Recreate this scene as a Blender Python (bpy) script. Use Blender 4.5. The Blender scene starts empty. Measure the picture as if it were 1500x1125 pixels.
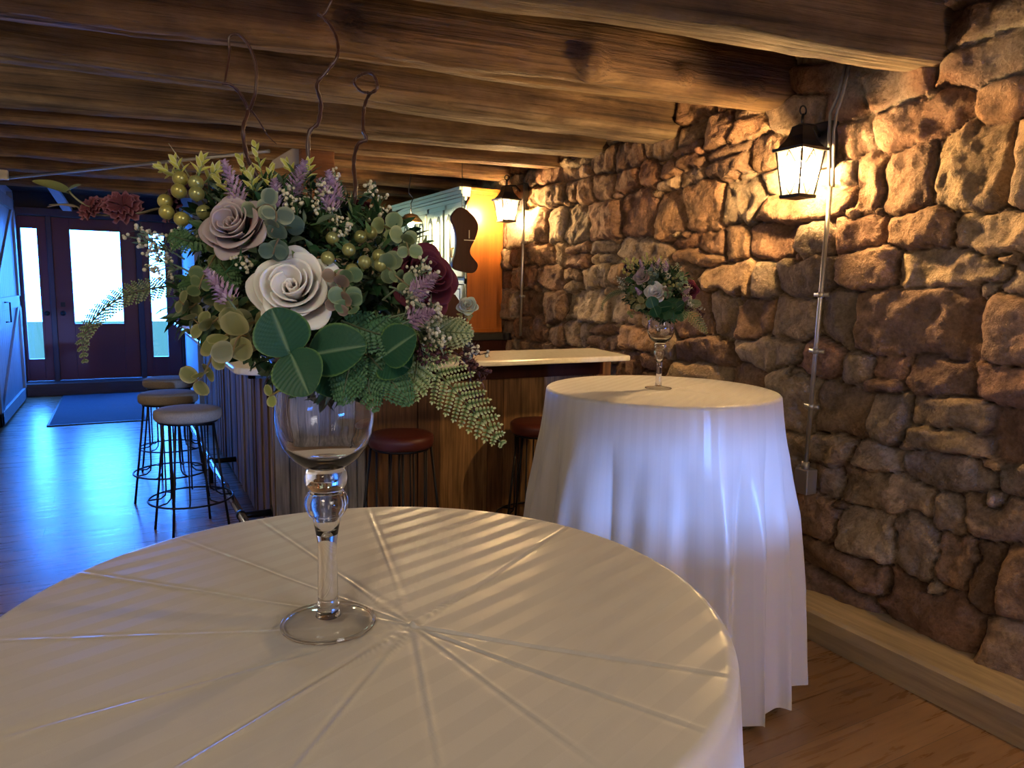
import bpy, math, random
import numpy as np
from mathutils import Vector, Matrix
random.seed(7)
rng = np.random.default_rng(11)
PI = math.pi
scene = bpy.context.scene
COL = scene.collection

# ------------------------------------------------------------------ camera
F = 1063.24
R = np.array([[0.8820418969, 0.0460866891, -0.4689116219],
              [-0.4708658358, 0.1220306747, -0.8737241436],
              [0.0169545486, 0.9914557638, 0.1293368152]])
CAM = np.array([0, 0, 1.42])
cd = bpy.data.cameras.new('camera')
cam = bpy.data.objects.new('camera', cd)
COL.objects.link(cam)
cd.sensor_width = 36; cd.lens = F / 1500 * 36; cd.clip_start = .02; cd.clip_end = 200
cam.matrix_world = Matrix(R.tolist()).to_4x4()
cam.location = CAM
scene.camera = cam

def ray(x, y):
    v = R @ np.array([x - 750, -(y - 562.5), -F]); return v / np.linalg.norm(v)
def onz(x, y, z): v = ray(x, y); return CAM + v * ((z - 1.42) / v[2])
def onx(x, y, X): v = ray(x, y); return CAM + v * (X / v[0])
def ony(x, y, Y): v = ray(x, y); return CAM + v * (Y / v[1])
FWD = R @ np.array([0, 0, -1.])

# ------------------------------------------------------------------ noise
def _hash(ix, iy, iz, s):
    n = (ix.astype(np.int64) * 374761393 + iy.astype(np.int64) * 668265263 + iz.astype(np.int64) * 2147483647 + s * 1274126177) & 0xffffffff
    n = ((n ^ (n >> 13)) * 1274126177) & 0xffffffff
    n = ((n ^ (n >> 16)) * 2246822519) & 0xffffffff
    return ((n ^ (n >> 15)) & 0xffff) / 65535.0
def vnoise(x, y, z, s=0):
    x, y, z = np.broadcast_arrays(np.asarray(x, float), np.asarray(y, float), np.asarray(z, float))
    fx, fy, fz = np.floor(x), np.floor(y), np.floor(z)
    u, v, w = x - fx, y - fy, z - fz
    u = u*u*(3-2*u); v = v*v*(3-2*v); w = w*w*(3-2*w)
    r = 0
    for a in (0, 1):
        for b in (0, 1):
            for c in (0, 1):
                r = r + _hash(fx+a, fy+b, fz+c, s) * (u if a else 1-u) * (v if b else 1-v) * (w if c else 1-w)
    return r * 2 - 1
def fbm(x, y, z, s=0, o=4, g=.5):
    r = 0; a = 1; k = 1
    for i in range(o):
        r = r + a * vnoise(x*k, y*k, z*k, s + i*17); a *= g; k *= 2.03
    return r

# ------------------------------------------------------------------ materials
def mat(name, color=(.5, .5, .5), rough=.6, metal=0, attr=False, spec=.5, build=None, **kw):
    m = bpy.data.materials.new(name); m.use_nodes = True
    nt = m.node_tree; b = nt.nodes['Principled BSDF']
    b.inputs['Base Color'].default_value = (*color, 1)
    b.inputs['Roughness'].default_value = rough
    b.inputs['Metallic'].default_value = metal
    b.inputs['Specular IOR Level'].default_value = spec
    for k, v in kw.items(): b.inputs[k.replace('_', ' ')].default_value = v
    if attr:
        a = nt.nodes.new('ShaderNodeAttribute'); a.attribute_name = 'tint'
        nt.links.new(a.outputs['Color'], b.inputs['Base Color'])
    if build: build(nt, b)
    return m
class N:
    """small node-graph writer"""
    def __init__(s, nt): s.nt = nt
    def new(s, t, **kw):
        n = s.nt.nodes.new(t)
        for k, v in kw.items(): setattr(n, k, v)
        return n
    def link(s, a, b): s.nt.links.new(a, b)
    def coord(s, kind='Object', scale=(1, 1, 1)):
        c = s.new('ShaderNodeTexCoord'); m = s.new('ShaderNodeMapping'); m.inputs['Scale'].default_value = scale
        s.link(c.outputs[kind], m.inputs[0]); return m.outputs[0]
    def noise(s, vec, scale, detail=4, rough=.55, dist=0):
        n = s.new('ShaderNodeTexNoise'); n.inputs['Scale'].default_value = scale; n.inputs['Detail'].default_value = detail
        n.inputs['Roughness'].default_value = rough; n.inputs['Distortion'].default_value = dist
        s.link(vec, n.inputs['Vector']); return n.outputs['Fac']
    def ramp(s, fac, stops):
        r = s.new('ShaderNodeValToRGB'); e = r.color_ramp.elements
        while len(e) < len(stops): e.new(.5)
        for q, (p, c) in zip(e, stops): q.position = p; q.color = (*c, 1)
        s.link(fac, r.inputs[0]); return r.outputs[0]
    def mix(s, a, b, f, mode='MIX'):
        m = s.new('ShaderNodeMix', data_type='RGBA', blend_type=mode)
        for v, i in ((f, 0), (a, 6), (b, 7)):
            if isinstance(v, (int, float)): m.inputs[i].default_value = v
            elif isinstance(v, tuple): m.inputs[i].default_value = (*v, 1)
            else: s.link(v, m.inputs[i])
        return m.outputs[2]
    def math(s, op, a, b=None):
        m = s.new('ShaderNodeMath', operation=op)
        for v, i in ((a, 0), (b, 1)):
            if v is None: continue
            if isinstance(v, (int, float)): m.inputs[i].default_value = v
            else: s.link(v, m.inputs[i])
        return m.outputs[0]
    def bump(s, h, strength, dist, b, prev=None):
        n = s.new('ShaderNodeBump'); n.inputs['Strength'].default_value = strength; n.inputs['Distance'].default_value = dist
        s.link(h, n.inputs['Height'])
        if prev: s.link(prev, n.inputs['Normal'])
        s.link(n.outputs[0], b.inputs['Normal']); return n.outputs[0]

def g_beam(c0, c1, c2):
    def f(nt, b):
        g = N(nt)
        v = g.coord('Object', (.45, 4.5, 4.5)); a = g.noise(v, 2.0, 6, .62, .8)
        v2 = g.coord('Object', (.35, 22, 22)); c = g.noise(v2, 2.5, 5, .65, .2)
        v3 = g.coord('Object', (1, 1.6, 1.6)); d = g.noise(v3, 2.6, 4, .6)
        col = g.ramp(a, [(.3, c0), (.52, c1), (.75, c2)])
        col = g.mix(col, g.ramp(c, [(.34, (.2, .17, .15)), (.50, (1.08, 1.03, 1.0))]), .75, 'MULTIPLY')
        col = g.mix(col, g.ramp(d, [(.35, (.42, .36, .33)), (.62, (1.15, 1.1, 1.0))]), .9, 'MULTIPLY')
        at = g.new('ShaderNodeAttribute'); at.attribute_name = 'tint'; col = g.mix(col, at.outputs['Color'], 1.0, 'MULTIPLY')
        g.link(col, b.inputs['Base Color'])
        p = g.bump(c, 1.0, .018, b); g.bump(a, .6, .014, b, p)
    return f
M = {}
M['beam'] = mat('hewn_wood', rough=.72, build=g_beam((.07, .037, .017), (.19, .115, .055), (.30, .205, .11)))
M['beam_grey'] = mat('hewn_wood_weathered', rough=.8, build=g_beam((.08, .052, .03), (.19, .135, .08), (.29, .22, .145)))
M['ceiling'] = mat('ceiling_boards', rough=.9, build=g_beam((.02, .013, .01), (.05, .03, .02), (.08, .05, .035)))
M['post'] = mat('post_wood', rough=.7, build=g_beam((.13, .05, .02), (.25, .11, .05), (.33, .17, .08)))
M['header'] = mat('header_wood', rough=.7, build=g_beam((.2, .11, .04), (.42, .27, .1), (.55, .38, .17)))

def g_stone(nt, b):
    g = N(nt)
    a = g.new('ShaderNodeAttribute'); a.attribute_name = 'tint'
    v = g.coord('Object')
    n1 = g.noise(v, 9, 6, .65, .3); n2 = g.noise(v, 55, 5, .7); n3 = g.noise(v, 2.2, 3)
    col = g.mix(a.outputs['Color'], g.ramp(n1, [(.3, (.6, .57, .53)), (.5, (1, 1, 1)), (.72, (1.35, 1.27, 1.15))]), .85, 'MULTIPLY')
    col = g.mix(col, g.ramp(n2, [(.35, (.6, .58, .55)), (.6, (1.1, 1.1, 1.1))]), .7, 'MULTIPLY')
    g.link(col, b.inputs['Base Color'])
    p = g.bump(n2, 1.0, .016, b); g.bump(n1, .7, .022, b, p)
M['stone'] = mat('rubble_stone', rough=.85, spec=.25, build=g_stone)

def g_floor(nt, b):
    g = N(nt)
    v = g.coord('Object')
    br = g.new('ShaderNodeTexBrick'); br.offset = .37; br.offset_frequency = 2
    for k, x in (('Scale', 1), ('Mortar Size', .0012), ('Mortar Smooth', .3), ('Bias', 0), ('Brick Width', 1.22), ('Row Height', .18)): br.inputs[k].default_value = x
    br.inputs['Color1'].default_value = (.24, .13, .055, 1); br.inputs['Color2'].default_value = (.38, .22, .10, 1); br.inputs['Mortar'].default_value = (.12, .07, .035, 1)
    g.link(v, br.inputs['Vector'])
    v2 = g.coord('Object', (1.2, 14, 1)); n = g.noise(v2, 2.4, 6, .62, .5)
    v3 = g.coord('Object', (1, 3, 1)); n3 = g.noise(v3, 1.6, 3)
    col = g.mix(br.outputs['Color'], g.ramp(n, [(.3, (.6, .54, .48)), (.55, (1, 1, 1)), (.75, (1.2, 1.15, 1.1))]), .8, 'MULTIPLY')
    col = g.mix(col, g.ramp(n3, [(.3, (.75, .72, .7)), (.7, (1.1, 1.1, 1.1))]), .8, 'MULTIPLY')
    g.link(col, b.inputs['Base Color'])
    r = g.ramp(n, [(.2, (.22,)*3), (.8, (.36,)*3)]); g.link(r, b.inputs['Roughness'])
    p = g.bump(n, .25, .002, b); g.bump(br.outputs['Fac'], -.4, .002, b, p)
M['floor'] = mat('vinyl_oak_planks', rough=.4, build=g_floor)

def g_streak(axis='Z', lo=.6, hi=1.15, sc=3., dens=26, bump=.3, attr=True, color=None):
    def f(nt, b):
        g = N(nt)
        s = {'Z': (dens, dens, 1.2), 'X': (1.2, dens, dens), 'Y': (dens, 1.2, dens)}[axis]
        n = g.noise(g.coord('Object', s), sc, 5, .6, .3)
        n2 = g.noise(g.coord('Object', tuple(q*.25 if q > 2 else q for q in s)), sc*.8, 3)
        if attr:
            a = g.new('ShaderNodeAttribute'); a.attribute_name = 'tint'; base = a.outputs['Color']
        else: base = color
        c = g.mix(base, g.ramp(n, [(.3, (lo,)*3), (.7, (hi,)*3)]), .85, 'MULTIPLY')
        c = g.mix(c, g.ramp(n2, [(.3, (lo,)*3), (.7, (hi,)*3)]), .6, 'MULTIPLY')
        g.link(c, b.inputs['Base Color'])
        g.bump(n, bump, .003, b)
    return f
M['barnwood'] = mat('reclaimed_planks', rough=.7, build=g_streak('Z', .35, 1.3))
M['hutchwood'] = mat('orange_oak', rough=.33, build=g_streak('Z', .75, 1.1, 2, 22, .1, False, (.44, .135, .022)))
M['mint'] = mat('pale_mint_wood', (.50, .64, .60), .4)  # one pale mint base colour for the hutch front
M['mint_dark'] = mat('mint_groove', (.03, .05, .05), .5)
M['walnut'] = mat('dark_walnut', rough=.4, spec=.15, build=g_streak('Z', .6, 1.1, 2, 12, .1, False, (.045, .012, .008)))
M['curb'] = mat('ledge_wood', rough=.6, build=g_streak('Y', .6, 1.15, 2, 14, .4, False, (.56, .42, .22)))
M['step'] = mat('dark_step', rough=.7, build=g_streak('X', .7, 1.1, 2, 12, .3, False, (.10, .07, .065)))
M['doorred'] = mat('door_maroon_paint', (.13, .022, .030), .42)
M['frame'] = mat('door_frame_dark', (.055, .035, .045), .5)
M['bluewall'] = mat('pale_painted_wall', (.55, .6, .66), .7)
M['darkwall'] = mat('dark_wall', (.045, .045, .05), .8)
M['plaster'] = mat('warm_plaster', (.42, .36, .28), .85)
M['barn'] = mat('barn_door_paint', rough=.5, build=g_streak('Z', .85, 1.05, 2, 12, .2, False, (.33, .37, .42)))
M['rug'] = mat('blue_grey_mat', rough=.95, build=lambda nt, b: (lambda g: (g.link(g.mix((.035, .05, .085), (.08, .1, .15), g.noise(g.coord('Object', (1, 1, 1)), 70, 3)), b.inputs['Base Color'])))(N(nt)))
M['counter'] = mat('cream_quartz', rough=.22, build=lambda nt, b: (lambda g: g.link(g.ramp(g.noise(g.coord('Object'), 40, 5), [(.3, (.72, .68, .56)), (.7, (.84, .80, .68))]), b.inputs['Base Color']))(N(nt)))
M['black'] = mat('black_metal', (.012, .012, .014), .38, .4)
M['blackrough'] = mat('black_powder_coat', (.02, .02, .022), .5, .3)
M['steel'] = mat('steel_tube', (.55, .56, .58), .25, 1)
M['conduit'] = mat('galvanised_conduit', (.42, .40, .36), .42, .75)
M['cable'] = mat('grey_cable', (.22, .21, .19), .6)
M['seat'] = mat('taupe_upholstery', rough=.85, build=lambda nt, b: (lambda g: (g.link(g.ramp(g.noise(g.coord('Object'), 160, 3), [(.3, (.26, .20, .14)), (.7, (.36, .29, .20))]), b.inputs['Base Color'])))(N(nt)))
M['seatred'] = mat('oxblood_leather', (.10, .022, .016), .38)
M['porcelain'] = mat('porcelain', (.6, .56, .45), .35)
M['greycloth'] = mat('grey_cloth', (.34, .32, .30), .9)
M['brass'] = mat('brass', (.5, .36, .14), .3, 1)

def g_cloth(nt, b):
    g = N(nt)
    c = g.new('ShaderNodeTexCoord'); sp = g.new('ShaderNodeSeparateXYZ'); g.link(c.outputs['UV'], sp.inputs[0])
    t = g.math('MULTIPLY', sp.outputs[1], 2*PI/.036)
    s = g.math('SINE', t); st = g.math('MULTIPLY', s, 14.); 
    mr = g.new('ShaderNodeMapRange'); mr.inputs[1].default_value = -1; mr.inputs[2].default_value = 1; g.link(st, mr.inputs[0]); fac = mr.outputs[0]
    n = g.noise(g.coord('Object'), 900, 2)
    g.link(g.mix((.625, .60, .565), (.65, .625, .59), fac), b.inputs['Base Color'])
    g.link(g.ramp(fac, [(0, (.62,)*3), (1, (.34,)*3)]), b.inputs['Roughness'])
    p = g.bump(fac, .04, .0004, b); g.bump(n, .12, .0006, b, p)
M['cloth'] = mat('satin_stripe_linen', rough=.5, build=g_cloth, Sheen_Weight=.15)

def glass_mat(name, ior=1.47):
    m = mat(name, (1, 1, 1), 0.0); b = m.node_tree.nodes['Principled BSDF']
    b.inputs['Transmission Weight'].default_value = 1; b.inputs['IOR'].default_value = ior
    return m
M['glass'] = glass_mat('clear_glass')
def thin_glass(name, tint=(1, 1, 1), gloss=.08):
    m = bpy.data.materials.new(name); m.use_nodes = True; nt = m.node_tree; nt.nodes.clear(); g = N(nt)
    o = g.new('ShaderNodeOutputMaterial'); t = g.new('ShaderNodeBsdfTransparent'); t.inputs[0].default_value = (*tint, 1)
    gl = g.new('ShaderNodeBsdfGlossy'); gl.inputs['Roughness'].default_value = .03
    mx = g.new('ShaderNodeMixShader'); mx.inputs[0].default_value = gloss
    g.link(t.outputs[0], mx.inputs[1]); g.link(gl.outputs[0], mx.inputs[2]); g.link(mx.outputs[0], o.inputs[0]); return m
M['pane'] = thin_glass('pane_glass')
def edge_glass(name):
    m = bpy.data.materials.new(name); m.use_nodes = True; nt = m.node_tree; nt.nodes.clear(); g = N(nt)
    o = g.new('ShaderNodeOutputMaterial'); t = g.new('ShaderNodeBsdfTransparent'); gl = g.new('ShaderNodeBsdfGlossy'); gl.inputs['Roughness'].default_value = .02
    lw = g.new('ShaderNodeLayerWeight'); lw.inputs[0].default_value = .5; mx = g.new('ShaderNodeMixShader')
    g.link(g.math('ADD', g.math('MULTIPLY', g.math('POWER', lw.outputs['Facing'], 5.), .75), .035), mx.inputs[0]); g.link(t.outputs[0], mx.inputs[1]); g.link(gl.outputs[0], mx.inputs[2]); g.link(mx.outputs[0], o.inputs[0]); return m
M['foot_glass'] = edge_glass('thin_foot_glass')
def emis(name, col, s):
    m = bpy.data.materials.new(name); m.use_nodes = True; nt = m.node_tree; nt.nodes.clear(); g = N(nt)
    o = g.new('ShaderNodeOutputMaterial'); e = g.new('ShaderNodeEmission'); e.inputs[0].default_value = (*col, 1); e.inputs[1].default_value = s
    g.link(e.outputs[0], o.inputs[0]); return m
M['bulb'] = emis('warm_bulb', (1, .62, .26), 1700)
def glow_glass():
    m = thin_glass('glow_lantern_glass', gloss=.06); nt = m.node_tree; g = N(nt); o = nt.nodes['Material Output']; last = o.inputs[0].links[0].from_socket
    tr = g.new('ShaderNodeBsdfTranslucent'); tr.inputs[0].default_value = (1, .95, .85, 1); mx = g.new('ShaderNodeMixShader'); mx.inputs[0].default_value = .055  # translucent share added so the panes glow like bloom around the bulb
    g.link(last, mx.inputs[1]); g.link(tr.outputs[0], mx.inputs[2]); g.link(mx.outputs[0], o.inputs[0]); return m
M['glow_glass'] = glow_glass()
M['bulb2'] = emis('pendant_bulb', (1, .68, .34), 2200)
M['foliage'] = mat('foliage', rough=.5, attr=True, spec=.35)
M['petal'] = mat('foam_petals', rough=.75, attr=True, spec=.2, Subsurface_Weight=.15, Subsurface_Scale=.01)
M['berry'] = mat('gold_green_berry', rough=.28, attr=True, metal=.35)
M['twig'] = mat('twig_bark', (.05, .018, .011), .32)

# ------------------------------------------------------------------ mesh builder
class MB:
    def __init__(s): s.v = []; s.f = []; s.c = []; s.smooth = True
    def add(s, verts, faces, col=(1, 1, 1)):
        n = len(s.v); s.v.extend([tuple(map(float, p)) for p in verts]); s.f.extend([tuple(i+n for i in f) for f in faces])
        if isinstance(col, list): s.c.extend(col)
        else: s.c.extend([col]*len(verts))
    def box(s, a, b, col=(1, 1, 1)):
        (x0, y0, z0), (x1, y1, z1) = a, b
        x0, x1 = min(x0, x1), max(x0, x1); y0, y1 = min(y0, y1), max(y0, y1); z0, z1 = min(z0, z1), max(z0, z1)
        s.add([(x0, y0, z0), (x1, y0, z0), (x1, y1, z0), (x0, y1, z0), (x0, y0, z1), (x1, y0, z1), (x1, y1, z1), (x0, y1, z1)],
              [(0, 3, 2, 1), (4, 5, 6, 7), (0, 1, 5, 4), (1, 2, 6, 5), (2, 3, 7, 6), (3, 0, 4, 7)], col)
    def prism(s, pts, d, col=(1, 1, 1)):
        """pts: planar 3-D outline (ordered), d: extrusion vector"""
        n = len(pts); d = np.array(d, float); P = [np.array(p, float) for p in pts]
        s.add(P + [p + d for p in P], [tuple(range(n))[::-1], tuple(range(n, 2*n))] + [(i, (i+1) % n, n+(i+1) % n, n+i) for i in range(n)], col)
    def tube(s, pts, r, n=8, col=(1, 1, 1), caps=True, closed=False):
        P = [np.array(p, float) for p in pts]; m = len(P)
        rr = [r]*m if isinstance(r, (int, float)) else list(r)
        T = []
        for i in range(m):
            a = P[(i-1) % m] if (closed or i > 0) else P[i]; b = P[(i+1) % m] if (closed or i < m-1) else P[i]
            t = b - a; T.append(t/(np.linalg.norm(t)+1e-12))
        u = np.cross(T[0], [0, 0, 1.]);
        if np.linalg.norm(u) < 1e-3: u = np.cross(T[0], [1., 0, 0])
        u /= np.linalg.norm(u); V = []
        for i in range(m):
            u = u - T[i]*u.dot(T[i]); u /= (np.linalg.norm(u)+1e-12); w = np.cross(T[i], u)
            for k in range(n):
                a = 2*PI*k/n; V.append(P[i] + rr[i]*(math.cos(a)*u + math.sin(a)*w))
        Fc = []
        for i in range(m if closed else m-1):
            j = (i+1) % m
            for k in range(n): Fc.append((i*n+k, i*n+(k+1) % n, j*n+(k+1) % n, j*n+k))
        if caps and not closed: Fc += [tuple(range(n))[::-1], tuple((m-1)*n+k for k in range(n))]
        s.add(V, Fc, col)
    def lathe(s, prof, n=48, c=(0, 0, 0), col=(1, 1, 1), cap0=False, cap1=False):
        V = []; Fc = []
        for (r, z) in prof:
            for k in range(n): a = 2*PI*k/n; V.append((c[0]+r*math.cos(a), c[1]+r*math.sin(a), c[2]+z))
        for i in range(len(prof)-1):
            for k in range(n): Fc.append((i*n+k, i*n+(k+1) % n, (i+1)*n+(k+1) % n, (i+1)*n+k))
        if cap0: Fc.append(tuple(range(n))[::-1])
        if cap1: Fc.append(tuple((len(prof)-1)*n+k for k in range(n)))
        s.add(V, Fc, col)
    def ball(s, c, r, col=(1, 1, 1), nu=10, nv=6, sc=(1, 1, 1), M3=None):
        V = [np.array([0, 0, 1.])]
        for i in range(1, nv):
            t = PI*i/nv
            for k in range(nu): a = 2*PI*k/nu; V.append(np.array([math.sin(t)*math.cos(a), math.sin(t)*math.sin(a), math.cos(t)]))
        V.append(np.array([0, 0, -1.]))
        V = [v*np.array(sc)*r for v in V]
        if M3 is not None: V = [M3 @ v for v in V]
        V = [v+np.array(c, float) for v in V]
        Fc = [(0, 1+k, 1+(k+1) % nu) for k in range(nu)]
        for i in range(nv-2):
            for k in range(nu): Fc.append((1+i*nu+k, 1+(i+1)*nu+k, 1+(i+1)*nu+(k+1) % nu, 1+i*nu+(k+1) % nu))
        L = len(V)-1; o = 1+(nv-2)*nu
        Fc += [(L, o+(k+1) % nu, o+k) for k in range(nu)]
        s.add(V, Fc, col)
    def build(s, name, m, parent=None, smooth=None, bevel=0):
        o0 = np.array(parent.matrix_basis.translation) if parent is not None and parent.parent is None else (np.array(parent['_w']) if parent is not None else np.zeros(3))
        me = bpy.data.meshes.new(name)
        me.from_pydata([tuple(np.array(v)-o0) for v in s.v], [], s.f); me.update()
        a = me.color_attributes.new('tint', 'FLOAT_COLOR', 'POINT')
        a.data.foreach_set('color', np.array([(*c[:3], 1) for c in s.c], dtype=np.float32).ravel())
        if smooth if smooth is not None else s.smooth:
            me.polygons.foreach_set('use_smooth', [True]*len(me.polygons))
        me.materials.append(m)
        ob = bpy.data.objects.new(name, me); COL.objects.link(ob)
        if parent is not None: ob.parent = parent
        if bevel:
            bv = ob.modifiers.new('bevel', 'BEVEL'); bv.width = bevel; bv.segments = 2; bv.limit_method = 'ANGLE'; bv.angle_limit = .6
        return ob
def sub(mb, name, m, part, **k):
    """sub-part: parent is a part whose own origin coincides with its thing's origin"""
    part['_w'] = [float(q) for q in part.parent.matrix_basis.translation]
    o = mb.build(name, m, part, **k); del part['_w']; return o
def tag(o, label, cat, group=None, kind=None):
    o['label'] = label; o['category'] = cat
    if group: o['group'] = group
    if kind: o['kind'] = kind
    return o
def thing(name, label, cat, loc, group=None, kind=None):
    o = bpy.data.objects.new(name, None); COL.objects.link(o); o.location = loc; o.empty_display_size = .1
    return tag(o, label, cat, group, kind)
def box_obj(name, a, b, m, parent=None, bevel=0):
    q = MB(); q.box(a, b); return q.build(name, m, parent, smooth=False, bevel=bevel)
def grid_mesh(V, nu, nv, wrap=False):
    Fc = []
    for i in range(nu-1):
        for j in range(nv if wrap else nv-1):
            j2 = (j+1) % nv; Fc.append((i*nv+j, i*nv+j2, (i+1)*nv+j2, (i+1)*nv+j))
    return Fc
def copy_tree(o, parent=None):
    c = o.copy(); COL.objects.link(c)
    if parent is not None: c.parent = parent
    for ch in list(o.children): copy_tree(ch, c)
    return c

# ================================================================== SETTING
XL, XR, YB, YF, ZC = -1.13, 2.66, -2.8, 11.0, 2.52
def S(o, label, cat): return tag(o, label, cat, None, 'structure')
S(box_obj('floor', (XL-.3, YB-.2, -.1), (XR+.6, YF+.3, 0), M['floor']), 'wide oak plank floor running through the whole room', 'floor')
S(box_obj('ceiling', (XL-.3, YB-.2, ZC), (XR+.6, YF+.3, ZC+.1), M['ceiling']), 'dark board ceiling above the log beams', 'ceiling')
S(box_obj('wall_left', (XL-.2, YB, 0), (XL, YF+.2, ZC), M['bluewall']), 'pale painted wall behind the barn door', 'wall')
# wall behind the camera; slot added to shape the blue light
wbk = MB(); wx0, wx1, wz0, wz1 = 1.25, 2.27, .80, .955
wbk.box((XL, YB-.15, 0), (wx0, YB, ZC)); wbk.box((wx1, YB-.15, 0), (XR+.3, YB, ZC)); wbk.box((wx0, YB-.15, 0), (wx1, YB, wz0)); wbk.box((wx0, YB-.15, wz1), (wx1, YB, ZC))
S(wbk.build('wall_back', M['plaster'], smooth=False), 'plaster wall behind the viewer with an added slot that shapes the blue light', 'wall')

# ---- rubble stone wall (height field of individually shaped stones)
def stone_wall():
    y0, y1, z0, z1 = .55, 8.0, -.01, ZC+.02
    seeds = []
    z = -.05; row = 0
    while z < z1+.1:
        h = rng.uniform(.12, .245)
        y = y0-.3+rng.uniform(0, .2)
        while y < y1+.3:
            w = float(np.clip(rng.lognormal(-1.36, .42), .10, .52))
            if rng.random() < .20 and h > .14:     # two thin stones on top of each other
                k = rng.uniform(.35, .65)
                seeds.append((y+w/2, z+h*k/2, w/2, h*k/2)); seeds.append((y+w/2+rng.uniform(-.03, .03), z+h*(k+1)/2, w/2, h*(1-k)/2))
            else:
                seeds.append((y+w/2, z+h/2+rng.uniform(-.022, .022), w/2*rng.uniform(.85, 1.1), h/2*rng.uniform(.85, 1.15)))
            if rng.random() < .35: seeds.append((y+w, z+h*rng.choice([0., 1.])+rng.uniform(-.01, .01), rng.uniform(.015, .04), rng.uniform(.015, .03)))
            y += w
        z += h; row += 1
    Sd = np.array(seeds); ns = len(Sd)
    rot = rng.uniform(-.16, .16, ns); prot = rng.uniform(-.022, .026, ns); ty = rng.uniform(-.16, .16, ns); tz = rng.uniform(-.24, .16, ns)
    pal = np.array([(.44, .30, .18), (.38, .24, .145), (.48, .35, .21), (.36, .21, .13), (.53, .41, .27), (.30, .19, .12), (.42, .26, .15), (.42, .32, .22)])
    sc = pal[rng.integers(0, len(pal), ns)]*rng.uniform(.75, 1.15, (ns, 1))
    ys = np.concatenate([np.arange(y0, 5.4, .0095), np.arange(5.4, y1, .03)]); zs = np.arange(z0, z1, .0095)
    Y, Z = np.meshgrid(ys, zs, indexing='ij')
    y = Y.ravel(); zz = Z.ravel()
    wy = y + .022*fbm(y*5, zz*5, 0, 3, 3) + .007*fbm(y*22, zz*22, 0, 5, 2); wz = zz + .022*fbm(y*5, zz*5, 4, 4, 3) + .007*fbm(y*22, zz*22, 7, 6, 2)
    d1 = np.full(y.shape, 9.); d2 = np.full(y.shape, 9.); i1 = np.zeros(y.shape, int)
    order = np.argsort(Sd[:, 0])
    for i in range(ns):
        cy_, cz_, a, b = Sd[i]
        mk = np.nonzero((np.abs(wy-cy_) < a+.22) & (np.abs(wz-cz_) < b+.2))[0]
        if not len(mk): continue
        dy = wy[mk]-cy_; dz = wz[mk]-cz_; c, s = math.cos(rot[i]), math.sin(rot[i])
        p = np.abs(dy*c+dz*s); q = np.abs(-dy*s+dz*c)
        e = (np.maximum(p/a, 1e-6)**3.2+np.maximum(q/b, 1e-6)**3.2)**(1/3.2)
        d = (e-1)*min(a, b)**.5*(.28)           # roughly metric distance from the stone's outline
        A = d < d1[mk]; B = (~A) & (d < d2[mk])
        ia = mk[A]; d2[ia] = d1[ia]; d1[ia] = d[A]; i1[ia] = i; ib = mk[B]; d2[ib] = d[B]
    e = np.clip(d2-d1, 0, .2)
    prof = 1-np.exp(-e/.011)
    body = 1-np.exp(-e/.04)
    gap = np.clip((.010-e)/.010, 0, 1)
    S1 = Sd[i1]
    rough = fbm(y*14, zz*14, i1*3.1, 21, 5, .55)
    facet = np.abs(fbm(y*6, zz*6, i1*5.7, 31, 3))
    h = -.035 + .052*prof + .009*body + prot[i1]*prof + prof*((wy-S1[:, 0])*ty[i1]+(wz-S1[:, 1])*tz[i1]) + .0125*rough*prof - .026*facet*prof - .012*gap
    # mortar smears high on the wall, near the beam ends
    mort = np.clip((zz-1.98)/.25, 0, 1)*np.clip(fbm(y*3, zz*3, 0, 77, 3)*1.5+.15, 0, 1)*np.clip((2.6-y)*2, .25, 1)
    h = h*(1-mort*.75) + .012*mort
    col = sc[i1]*(.95+.12*rough[:, None])
    joint = np.array((.16, .10, .065))
    k = np.clip((.007-e)/.006, 0, 1)[:, None]
    col = col*(1-k)+joint*k
    patch = np.clip((fbm(y*1.3, zz*1.3, 0, 91, 3)+.1)*1.2, 0, 1)[:, None]
    col = col*(1-.35*patch)+col*np.array((1.1, .84, .72))*.35*patch
    m3 = (mort*(1-prof*.7))[:, None]; m3 = np.clip(m3*2.0, 0, 1)
    col = col*(1-m3)+np.array((.40, .35, .28))*m3
    mb = MB()
    mb.v = list(map(tuple, np.stack([XR-h, y, zz], 1))); mb.c = list(map(tuple, np.clip(col, 0, 1)))
    mb.f = [f[::-1] for f in grid_mesh(None, len(ys), len(zs))]
    return mb
w = stone_wall().build('wall_right', M['stone'])
# solid backing behind the stone face so that no light passes
bk = MB(); bk.box((XR+.13, YB, 0), (XR+.3, YF+.2, ZC)); bk.box((XR, YB, 0), (XR+.14, .56, ZC)); bko = bk.build('backing', M['stone'], w, smooth=False)
bko['label'] = 'solid masonry core behind the stone faces'
S(w, 'rustic reddish brown rubble stone wall', 'wall')

# ---- wooden ledge along the foot of the stone wall
def ledge():
    mb = MB(); ys = np.arange(YB, 7.9, .04); V = []
    prof = [(2.455, 0), (2.445, .07), (2.448, .118), (2.458, .130), (2.72, .132)]
    for y in ys:
        for i, (x, z) in enumerate(prof):
            n = float(fbm(y*1.5, i*.7, 0, 5, 3))*.004; V.append((x+n, y, z+(n*.7 if i > 1 else 0)))
    mb.add(V, [f[::-1] for f in grid_mesh(V, len(ys), len(prof))]); return mb
S(ledge().build('trim_1', M['curb'], smooth=False), 'low worn wooden ledge along the foot of the stone wall', 'ledge')

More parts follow.
